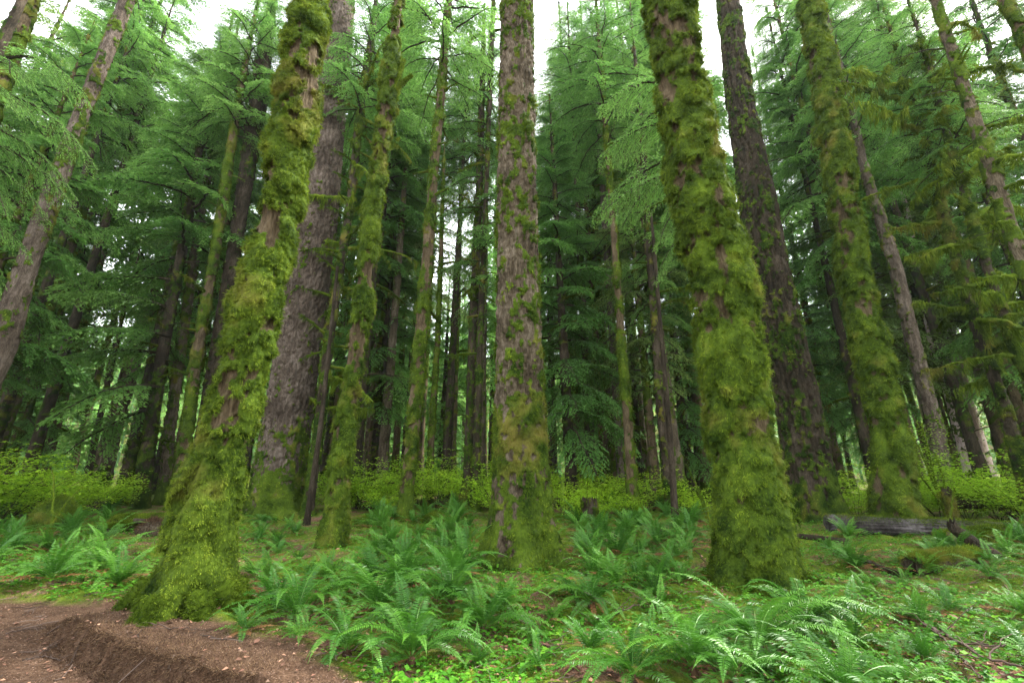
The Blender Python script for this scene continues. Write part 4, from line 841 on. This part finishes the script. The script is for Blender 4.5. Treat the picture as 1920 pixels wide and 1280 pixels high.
def path_bits():
    rs = np.random.default_rng(8); n = 30000; Y = rs.uniform(3.2, 7.2, n); X = rs.uniform(-1.5, .2, n)*Y; k = pathmask(X, Y) > rs.uniform(.2, .9, n); X, Y = X[k], Y[k]; c = len(X)
    C = np.stack([X, Y, gz(X, Y)+.008], 1); A = Acc(); s = rs.uniform(.003, .008, c)*(1+2.5*(rs.random(c) < .012))
    O = nrm(rs.normal(0, 1, (4, 3))); O = np.array([[1, 0, -.3], [-.5, .87, -.3], [-.5, -.87, -.3], [0, 0, .6]]); rot = rs.uniform(0, 6.28, c); ca, sa = np.cos(rot), np.sin(rot)
    V = np.stack([O[:, 0]*ca[:, None]-O[:, 1]*sa[:, None], O[:, 0]*sa[:, None]+O[:, 1]*ca[:, None]*.7, np.broadcast_to(O[:, 2], (c, 4))], -1)*s[:, None, None]+C[:, None, :]
    i = np.arange(c)[:, None]*4; F = np.concatenate([i+[0, 1, 3], i+[1, 2, 3], i+[2, 0, 3]]); A.add(V.reshape(-1, 3), F, np.repeat(rs.random(c), 4))
    # dry needles
    n = 26000; Y = rs.uniform(3.2, 7.2, n); X = rs.uniform(-1.5, .45, n)*Y; k = pathmask(X, Y) > .4; X, Y = X[k], Y[k]; c = len(X); a = rs.uniform(0, 6.28, c); l = rs.uniform(.012, .04, c)
    V, F = tris(np.stack([X, Y, gz(X, Y)+.009], 1), np.stack([-np.sin(a), np.cos(a), a*0], 1)*.0016, np.stack([np.cos(a), np.sin(a), rs.uniform(-.05, .25, c)], 1)*l[:, None]); A.add(V, F, np.repeat(rs.random(c), 3))
    tag(link('path_gravel', A.mesh('path_gravel', M['stone'])), 'fine grit and dry needles lying on the path', 'gravel', kind='stuff')
    # rootlets hanging over the eroded lip
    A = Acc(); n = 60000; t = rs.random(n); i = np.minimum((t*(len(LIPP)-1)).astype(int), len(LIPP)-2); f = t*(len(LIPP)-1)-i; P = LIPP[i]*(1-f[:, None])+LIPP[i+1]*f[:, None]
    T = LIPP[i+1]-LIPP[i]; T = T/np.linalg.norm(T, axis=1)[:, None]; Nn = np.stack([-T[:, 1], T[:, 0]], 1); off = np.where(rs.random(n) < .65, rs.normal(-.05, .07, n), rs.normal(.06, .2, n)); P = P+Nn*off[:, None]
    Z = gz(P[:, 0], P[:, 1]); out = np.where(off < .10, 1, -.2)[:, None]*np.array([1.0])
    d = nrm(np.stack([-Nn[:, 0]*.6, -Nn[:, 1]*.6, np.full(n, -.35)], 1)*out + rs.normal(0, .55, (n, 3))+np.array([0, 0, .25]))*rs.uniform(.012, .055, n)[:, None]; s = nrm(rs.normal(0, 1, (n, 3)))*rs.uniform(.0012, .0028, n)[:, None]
    V, F = tris(np.stack([P[:, 0], P[:, 1], Z], 1), s, d); A.add(V, F, np.repeat(np.where(off < .03, rs.random(n)**2.4, rs.random(n)**.9), 3)); tag(link('rootlets', A.mesh('rootlets', M['root'])), 'matted dry brown rootlets along the eroded path bank', 'roots', kind='stuff')  # rootlets on the cut face coloured darker, imitating shade under an overhang
path_bits()

# ================================================================== LOGS, STUMPS, STICKS
def log_between(name, label, p, q, r, matn, seed, moss=0, hang=0, k=40, cat='log', broken=True, lift=.6, v0=.1):
    (ax, ay), (bx, by) = p, q; n = max(24, int(math.hypot(bx-ax, by-ay)/.06)); t = np.linspace(0, 1, n); X = ax+(bx-ax)*t; Y = ay+(by-ay)*t
    g0 = gz(X, Y); Z = np.polyval(np.polyfit(t, g0, 1), t)+r*lift; P = np.stack([X, Y, Z], 1); V, F = tube(P, r*np.clip(1-.15*t, .1, 1), k)
    C = np.repeat(P, k, 0); d = V-C; dn = nrm(d); u = nrm(np.array([[bx-ax, by-ay, 0]])); al = (V@u[0]); Q = np.stack([al*1.0, dn[:, 1]*2+dn[:, 0], dn[:, 2]*2], 1)
    rg = np.abs(2*fbm(Q*[.9, 5, 5], seed, 3)-1); V = V+dn*(rg*.22*r-.12*r*sstep(.5, .9, fbm(Q*[2, 1.5, 1.5], seed+3, 2)))[:, None]
    if broken:
        e = (np.abs(np.repeat(t, k)-.5) > .485); V[e] += (u*np.sign(np.repeat(t, k)-.5)[:, None]*(vnoise(Q*6, 4)*r*.8)[:, None])[e]
    top = sstep(.1, .7, dn[:, 2])*moss; mm = np.clip(np.maximum(v0, top*1.2*fbm(Q*3, 9, 2)*1.5), 0, 1); V = V+dn*(mm*.35*r*fbm(V*7, 2, 3))[:, None]*(moss > 0)
    A = Acc(); A.add(V, F, mm); A.add(V[:k], [list(range(k))[::-1]], .1); A.add(V[-k:], [list(range(k))], .1)
    o0 = np.array([ax, ay, Z[0]]); 
    for i in range(len(A.V)): A.V[i] = (A.V[i]-o0).astype(np.float32)
    o = link(name, A.mesh(name, M[matn], False), None, tuple(o0)); tag(o, label, cat)
    if moss:
        rs = np.random.default_rng(seed); c = int(16000*min(1, r*6)); w_ = mm*(dn[:, 2] > -.3); idx = rs.choice(len(V), c, p=w_/w_.sum()); dv = nrm(dn[idx]+rs.normal(0, .5, (c, 3))-[0, 0, .25])
        VV, FF = tris(V[idx]+rs.normal(0, .02, (c, 3))-o0, nrm(rs.normal(0, 1, (c, 3)))*.006, dv*rs.uniform(.02, .07, c)[:, None]); B = Acc(); B.add(VV, FF, np.repeat(np.clip(rs.normal(.55, .2, c), 0, 1), 3))
        if hang: 
            idx = rs.choice(len(V), hang); VV, FF = tris(V[idx]-o0, nrm(rs.normal(0, 1, (hang, 3)))*.012, np.array([0, 0, -1.0])*rs.uniform(.1, .5, hang)[:, None]+rs.normal(0, .03, (hang, 3))); B.add(VV, FF, np.repeat(np.clip(rs.normal(.5, .2, hang), 0, 1), 3))
        link('moss', B.mesh('moss', M['moss']), o)
    return o
def AD(px, py, D): return (float(at_depth(px, py, D)[0]), D)
log_between('fallen_log', 'long weathered grey log lying behind the mossy trunk at right', AD(1555, 960, 12.4), AD(2080, 960, 10.8), .21, 'log', 3, v0=.0, moss=.35, k=60, lift=1.0)
log_between('broken_log', 'dark split log section leaning against the near side of the long grey log', AD(1770, 990, 10.2), AD(1868, 985, 10.3), .20, 'bark_dark', 4, moss=.3, k=44)
log_between('mossy_log', 'long moss-draped log resting beyond the grey log at right', AD(1765, 920, 14.2), AD(2090, 925, 13.6), .17, 'bark_dark', 5, moss=1, hang=500, lift=3.4)
log_between('mossy_log', 'short mossy log on the rise left of the leaning mossy giant', AD(196, 950, 11.8), AD(300, 925, 13.2), .12, 'bark_dark', 6, moss=1)
log_between('mossy_log', 'thick mossy log half buried before the dark trunk cluster', AD(232, 936, 13.6), AD(322, 934, 13.0), .18, 'bark_dark', 7, moss=1)
log_between('fallen_branch', 'dark curved dead branch lying on the rise beside the leaning mossy giant', AD(262, 940, 12.6), AD(330, 950, 11.6), .06, 'bark_dark', 8, cat='branch', lift=4)
for i, (a, b, r, lb, mo) in enumerate([((1085, 1012), (1150, 1010), .07, 'short grey-brown log right of the central conifer, farther of two', 0), ((1090, 1030), (1160, 1026), .08, 'short reddish log right of the central conifer, nearer of two', 0),
        ((1490, 1008), (1590, 1018), .07, 'dark rotten stick-like log at the foot of the dark furrowed conifer', 0), ((1720, 1075), (1830, 1055), .14, 'mossy rotten log with a dark hollow below it, right foreground', 1), ((1200, 945), (1310, 948), .14, 'mossy log lying in the shrubs behind the thin black dead stem', 1), ((1580, 1040), (1700, 1085), .05, 'thin bark-covered branch lying among leaves before the mossy trunk by the log', 0)]):
    log_between('fallen_log', lb, ground_hit(*a), ground_hit(*b), r, 'bark_dark' if i != 1 else 'bark_red', 20+i, moss=mo)
def snag():
    X, Y = ground_hit(1808, 1035); g = float(gz(X, Y)[0]); t = np.linspace(0, 1, 26); P = np.stack([.28*(1-t)-.10*t, -.25*(1-t), -.1+.55*t], 1); V, F = tube(P, .16*(1-.45*t)*(1+.3*(vnoise(P*6, 3)-.5)), 26)
    V = V+(fbm(V*[14, 14, 5], 3, 3)-.5)[:, None]*.07*nrm(V-np.repeat(P, 26, 0)); V[-26:, 2] += (R_.random(26)*.16); A = Acc(); A.add(V, F, .15); A.add(V[-26:]-[0, 0, .05], [list(range(26))], .1)
    o = link('broken_snag', A.mesh('broken_snag', M['bark_dark']), None, (X, Y, g)); tag(o, 'jagged dark broken snag leaning before the long grey log', 'stump')
snag()
def stump(px, py, D, r, h, label, moss=.3, matn='bark_dark', seed=3):
    X = float(at_depth(px, py, D)[0]); g = float(gz(X, D)[0]); z = np.linspace(0, h, 5)
    T = make_trunk(z+g, z*0+X, r*(1-.15*z/h), D, res=.04, moss=moss, bark='plain', amp=.06, thick=.05, lump=.2, but=.3, nb=5, seed=seed, base_moss=.3)
    T['V'][-2:, :, 2] += (np.random.default_rng(seed).random(T['V'].shape[1])*.16)[None, :]; nz, k, _ = T['V'].shape
    A = Acc(); i = np.arange(nz-1)[:, None]*k; j = np.arange(k)[None, :]; j2 = (j+1) % k; A.add(T['V'], np.stack([i+j, i+j2, i+k+j2, i+k+j], -1).reshape(-1, 4), T['m'].ravel()); A.add(T['V'][-1]-[0, 0, .06], [list(range(k))], 0)
    x0, y0, g = T['foot']; o = link('tree_stump', A.mesh('tree_stump', M[matn]), None, (x0, y0, g)); tag(o, label, 'stump'); link('moss', moss_blades(T, 5000, (.03, .07), .008, seed=seed, thresh=.3), o)
stump(1105, 940, 13, .22, .75, 'small black rotten stump behind the ferns right of the central conifer')
stump(1782, 950, 13.2, .12, .95, 'narrow moss-capped stump standing beyond the long grey log', .8, seed=8)
def mound(px, py, D, R, h, label, name='mossy_mound', matn='bark_brown', v=.9, hang=2500, bl='moss', seed=1, cat='mound', nb=9000):
    X = float(at_depth(px, py, D)[0]); g = float(gz(X, D)[0]); n, k = 26, 52; rs = np.random.default_rng(seed); ph = np.linspace(.0, pi/2, n); th = np.arange(k)*2*pi/k; PH, TH = np.meshgrid(ph, th, indexing='ij')
    V = np.stack([R*np.cos(PH)*np.cos(TH), R*.75*np.cos(PH)*np.sin(TH), h*np.sin(PH)-.1], -1).reshape(-1, 3); nn = nrm(V*[1/R, 1/R, 1/h]); V = V*(.7+.6*fbm(V*2.2/R*.6+seed*3, 4, 4)[:, None])+nn*((fbm(V*9+seed, 5, 3)-.5)*.16*R)[:, None]
    i = np.arange(n-1)[:, None]*k; j = np.arange(k)[None, :]; j2 = (j+1) % k; A = Acc(); A.add(V, np.stack([i+j, i+j2, i+k+j2, i+k+j], -1).reshape(-1, 4), v)
    o = link(name, A.mesh(name, M[matn], True), None, (X, D, g)); tag(o, label, cat); c = nb; idx = rs.integers(0, len(V), c); dv = nrm(nn[idx]+rs.normal(0, .5, (c, 3))-[0, 0, .3])
    VV, FF = tris(V[idx]+rs.normal(0, .03, (c, 3)), nrm(rs.normal(0, 1, (c, 3)))*.007, dv*rs.uniform(.02, .07, c)[:, None]); B = Acc(); B.add(VV, FF, np.repeat(np.clip(rs.normal(.5, .2, c), 0, 1), 3))
    idx = rs.integers(0, len(V), hang); VV, FF = tris(V[idx], nrm(rs.normal(0, 1, (hang, 3)))*.008, np.array([0, 0, -1.0])*rs.uniform(.05, .3, hang)[:, None]+rs.normal(0, .05, (hang, 3))); B.add(VV, FF, np.repeat(np.clip(rs.normal(.4, .2, hang), 0, 1), 3))
    link('moss' if bl == 'moss' else 'roots', B.mesh('moss', M[bl]), o)
mound(118, 930, 12.5, .62, .85, 'mossy root-tangled hummock under the bright shrubs at far left', seed=2)
mound(292, 962, 11.6, .42, .42, 'tangle of reddish rotten roots beside the leaning mossy giant', 'root_tangle', 'bark_red', 0, 300, 'root', 3, 'roots', 6000)
mound(685, 955, 14, .45, .35, 'low moss cushion beside the slim bowing tree, left side', seed=4, hang=100)
mound(815, 965, 14.5, .40, .36, 'low moss cushion between the slim bowing tree and the dark pair', seed=5, hang=100)
mound(735, 950, 16, .45, .45, 'round moss cushion behind the slim bowing tree', seed=6, hang=100)
def stick(pts, r, label, tw=3, seed=1, name='fallen_branch'):
    rs = np.random.default_rng(seed); P = np.array([[*ground_hit(a, b), h] for a, b, h in pts]); P[:, 2] += gz(P[:, 0], P[:, 1]); t = np.linspace(0, 1, len(P)); q = np.linspace(0, 1, 24); Q = np.stack([np.interp(q, t, P[:, i]) for i in range(3)], 1)+rs.normal(0, .008, (24, 3)); o0 = Q[0].copy(); Q -= o0
    A = Acc(); V, F = tube(Q, r*(1-.6*q), 8); A.add(V, F, .3)
    for i in range(tw):
        s = rs.integers(4, 20); d = nrm(np.array([rs.normal(0, 1), rs.normal(0, 1), .35])); tt = np.linspace(0, 1, 7)[:, None]; V, F = tube(Q[s]+d*tt*rs.uniform(.15, .5)+rs.normal(0, .012, (7, 3)), r*.45*(1-.6*tt[:, 0]), 5); A.add(V, F, .5)
    tag(link(name, A.mesh(name, M['twig'], True), None, tuple(o0)), label, 'branch')
stick([(1735, 1180, .05), (1790, 1215, .08), (1850, 1245, .04), (1935, 1268, .05)], .018, 'thickest dark stick of the bundle in the bottom right corner', 4, 1)
stick([(1750, 1192, .09), (1800, 1240, .05), (1850, 1290, .03)], .012, 'thin dark stick crossing the bundle in the bottom right corner', 3, 2)
stick([(1790, 1208, .04), (1860, 1222, .04), (1960, 1225, .05)], .010, 'thin stick lying straight to the right edge, above the bottom right bundle', 2, 3)
stick([(1000, 1210, .03), (1050, 1230, .05), (1085, 1262, .03)], .008, 'thin bare twig lying among ferns at bottom centre', 3, 4)
stick([(1110, 1175, .05), (1180, 1160, .10), (1250, 1120, .06)], .012, 'dead branch under the ferns left of the fattest mossy trunk', 5, 5)
stick([(1205, 1000, .12), (1270, 1012, .15), (1325, 1060, .05)], .02, 'bent dark branch below the thin black dead stem', 5, 6)
stick([(40, 1240, .012), (75, 1235, .015), (118, 1240, .012)], .011, 'short grey stick lying on the dirt path', 1, 7)
stick([(15, 1190, .01), (50, 1182, .012), (85, 1180, .012)], .007, 'little pale stick farther up the dirt path', 1, 8)
stick([(250, 1170, .02), (330, 1185, .03), (395, 1185, .02)], .007, 'thin twig lying at the foot of the leaning mossy giant', 3, 9)
# arching mossy saplings behind the log
def sapling(px, D, tops, label, r=.035, seed=1, leafy=True):
    X = float(at_depth(px, 900, D)[0]); g = float(gz(X, D)[0]); rs = np.random.default_rng(seed); root = empty('mossy_sapling', (X, D, g)); tag(root, label, 'sapling'); Lf = Acc()
    for (dx, dy, h, c) in tops:
        t = np.linspace(0, 1, 20)[:, None]; P = t*np.array([dx, dy, h])+np.array([c, 0, 0])*(t*(1-t))+np.cumsum(rs.normal(0, .012, (20, 3)), 0)-[0, 0, .1]; A = Acc(); V, F = tube(P, r*(1-.65*t[:, 0])*(1+.4*vnoise(P*9, 1)), 8); A.add(V, F, .5)
        n = 700; idx = rs.integers(0, len(V), n); VV, FF = tris(V[idx], nrm(rs.normal(0, 1, (n, 3)))*.006, rs.normal(0, .022, (n, 3))-[0, 0, .03]); A.add(VV, FF, np.repeat(rs.random(n), 3)); link('stem', A.mesh('stem', M['moss']), root)
        if leafy:
            n = 500; C = P[rs.integers(6, 20, n)]+rs.normal(0, [.35, .35, .10], (n, 3)); az = rs.uniform(0, 6.28, n); l = rs.uniform(.03, .07, n); ti = np.clip(rs.normal(.55, .2, n), 0, 1)
            for da in (-.75, 0, .75):
                u = np.stack([np.cos(az+da), np.sin(az+da), rs.normal(-.15, .2, n)], 1)*l[:, None]; v = np.stack([-np.sin(az+da), np.cos(az+da), rs.normal(0, .2, n)], 1)*l[:, None]*.28; V, F = kites(C, u, v); Lf.add(V, F, np.repeat(ti, 4))
    if leafy: link('foliage', Lf.mesh('foliage', M['shrub']), root)
sapling(1760, 14, [(-.35, 0, 2.8, .2), (.05, .1, 3.1, -.2), (.3, .1, 2.2, .3), (-.7, .1, 1.9, .1)], 'clump of thin mossy stems with lime leaves beyond the long grey log', seed=2)
sapling(1738, 12.8, [(.75, 0, 1.15, -.1)], 'single mossy stem arching up right behind the mossy trunk by the log', .03, 3, False)
sapling(1325, 13.5, [(-.6, .1, 1.9, .25), (-.2, .1, 1.2, -.1)], 'leaning dead mossy stem in the shrubs left of the fattest mossy trunk', .03, 4, False)
sapling(1100, 14.5, [(.4, 0, 1.2, .2), (-.3, 0, 1.0, .2), (.1, 0, 1.4, 0)], 'small leafy sapling above the small black rotten stump', .02, 5)
sapling(118, 11.8, [(-.5, .1, 1.6, .2), (.55, 0, 1.2, -.3)], 'bent bare mossy stems growing from the far left hummock', .025, 6, False)

# ================================================================== HAZE
bpy.ops.mesh.primitive_cube_add(size=1)
hz = bpy.context.object; hz.name = 'haze'; hz.scale = (720, 420, 114); hz.location = (0, 155, 54); tag(hz, 'pale mist hanging between the distant trees', kind='stuff')
m, n, o = mat('haze'); pv = n.nodes.new('ShaderNodeVolumePrincipled'); pv.inputs['Color'].default_value = (.80, .93, .95, 1); pv.inputs['Density'].default_value = .00020; pv.inputs['Anisotropy'].default_value = .1
n.links.new(pv.outputs[0], o.inputs['Volume']); hz.data.materials.append(m)

# ================================================================== LABELS FOR THE MANY
ORD = ['', 'second ', 'third ', 'fourth ', 'fifth ', 'sixth ', 'seventh ', 'eighth ', 'ninth ', 'tenth ', 'eleventh ', 'twelfth ', 'thirteenth ', 'fourteenth ', 'fifteenth ', 'sixteenth ', 'seventeenth ', 'eighteenth ', 'nineteenth ', 'twentieth ', 'twenty-first ', 'twenty-second ', 'twenty-third ']
LANDMARKS += [(150, 1130, 'the dirt path'), (1808, 1030, 'the jagged broken snag'), (1105, 965, 'the small black rotten stump'), (118, 965, 'the far left mossy hummock'), (1830, 1225, 'the stick bundle at bottom right'), (762, 982, 'the slim bowing tree'), (872, 965, 'the dark close-set trunk pair'), (1065, 1215, 'the bare twig at bottom centre'), (1180, 1160, 'the dead branch among ferns'), (1125, 1020, 'the two short logs right of centre')]
LONGREF = [(p, q, f) for p, q, f in LANDMARKS]
def label_many(items, word, cat, group, refs, back=False):
    """items: (object, px, py); every label counts outwards from the nearest landmark, so each points at one thing"""
    seen = {}
    rows = []
    for it in items:
        o, px, py = it[0], it[1], it[2]
        i = min(range(len(refs)), key=lambda k: (refs[k][0]-px)**2+4*(refs[k][1]-py)**2*(0 if back else 1)); dx, dy = px-refs[i][0], py-refs[i][1]
        if back: side = ('left of' if dx < 0 else 'right of')
        elif dy > 45 and abs(dx) < 130: side = 'in front of'
        elif dy < -40 and abs(dx) < 130: side = 'behind'
        else: side = 'left of' if dx < 0 else 'right of'
        w_ = it[3] if len(it) > 3 else word
        rows.append((i, side, w_, math.hypot(dx, dy), o))
    for r in sorted(rows, key=lambda r: r[3]):
        k = (r[0], r[1], r[2]); n_ = seen.get(k, 0); seen[k] = n_+1
        o = r[4]; tail = f'{r[1]} {refs[r[0]][2]}'
        od = ORD[n_] if n_ < len(ORD) else f'{n_+1}th '
        tag(o, f'{od}nearest {r[2]} {tail}' if n_ else f'nearest {r[2]} {tail}', cat, group)
label_many([(f[0], f[4], f[5], 'large glossy fern' if f[3] == 2 else ('small fern' if f[0].scale[0] < .75 else 'fern')) for f in FERNS], 'fern', 'fern', 'sword ferns carpeting the forest floor', LONGREF)
for f in FERNS:
    pass
BREF = [(20, 0, 'the upper left bare trunk'), (265, 0, 'the dark trunk cluster'), (465, 0, 'the leaning mossy giant'), (560, 0, 'the great grey conifer'), (668, 0, 'the crooked mossy tree'), (788, 0, 'the slim bowing tree'), (970, 0, 'the central conifer'), (1165, 0, 'the slim mossy trunk'), (1365, 0, 'the fattest mossy trunk'), (1468, 0, 'the dark furrowed conifer'), (1625, 0, 'the trunk by the log'), (1840, 0, 'the shaggy-limbed conifer')]
def crw(t, c, D): return ('misty ' if D > 60 else 'far ' if D > 34 else '') + KIND[t] + ' conifer'
label_many([(b[0], b[1], 0, crw(b[3], b[4], b[2])) for b in BGT], 'conifer', 'tree', 'conifers of the wood behind', BREF, True)
label_many([(s[0], s[1], 0, 'bright shrub' if s[2] < 22 else 'far bright shrub') for s in SHRUBS], 'shrub', 'shrub', 'lime green shrubs under the trees', BREF, True)
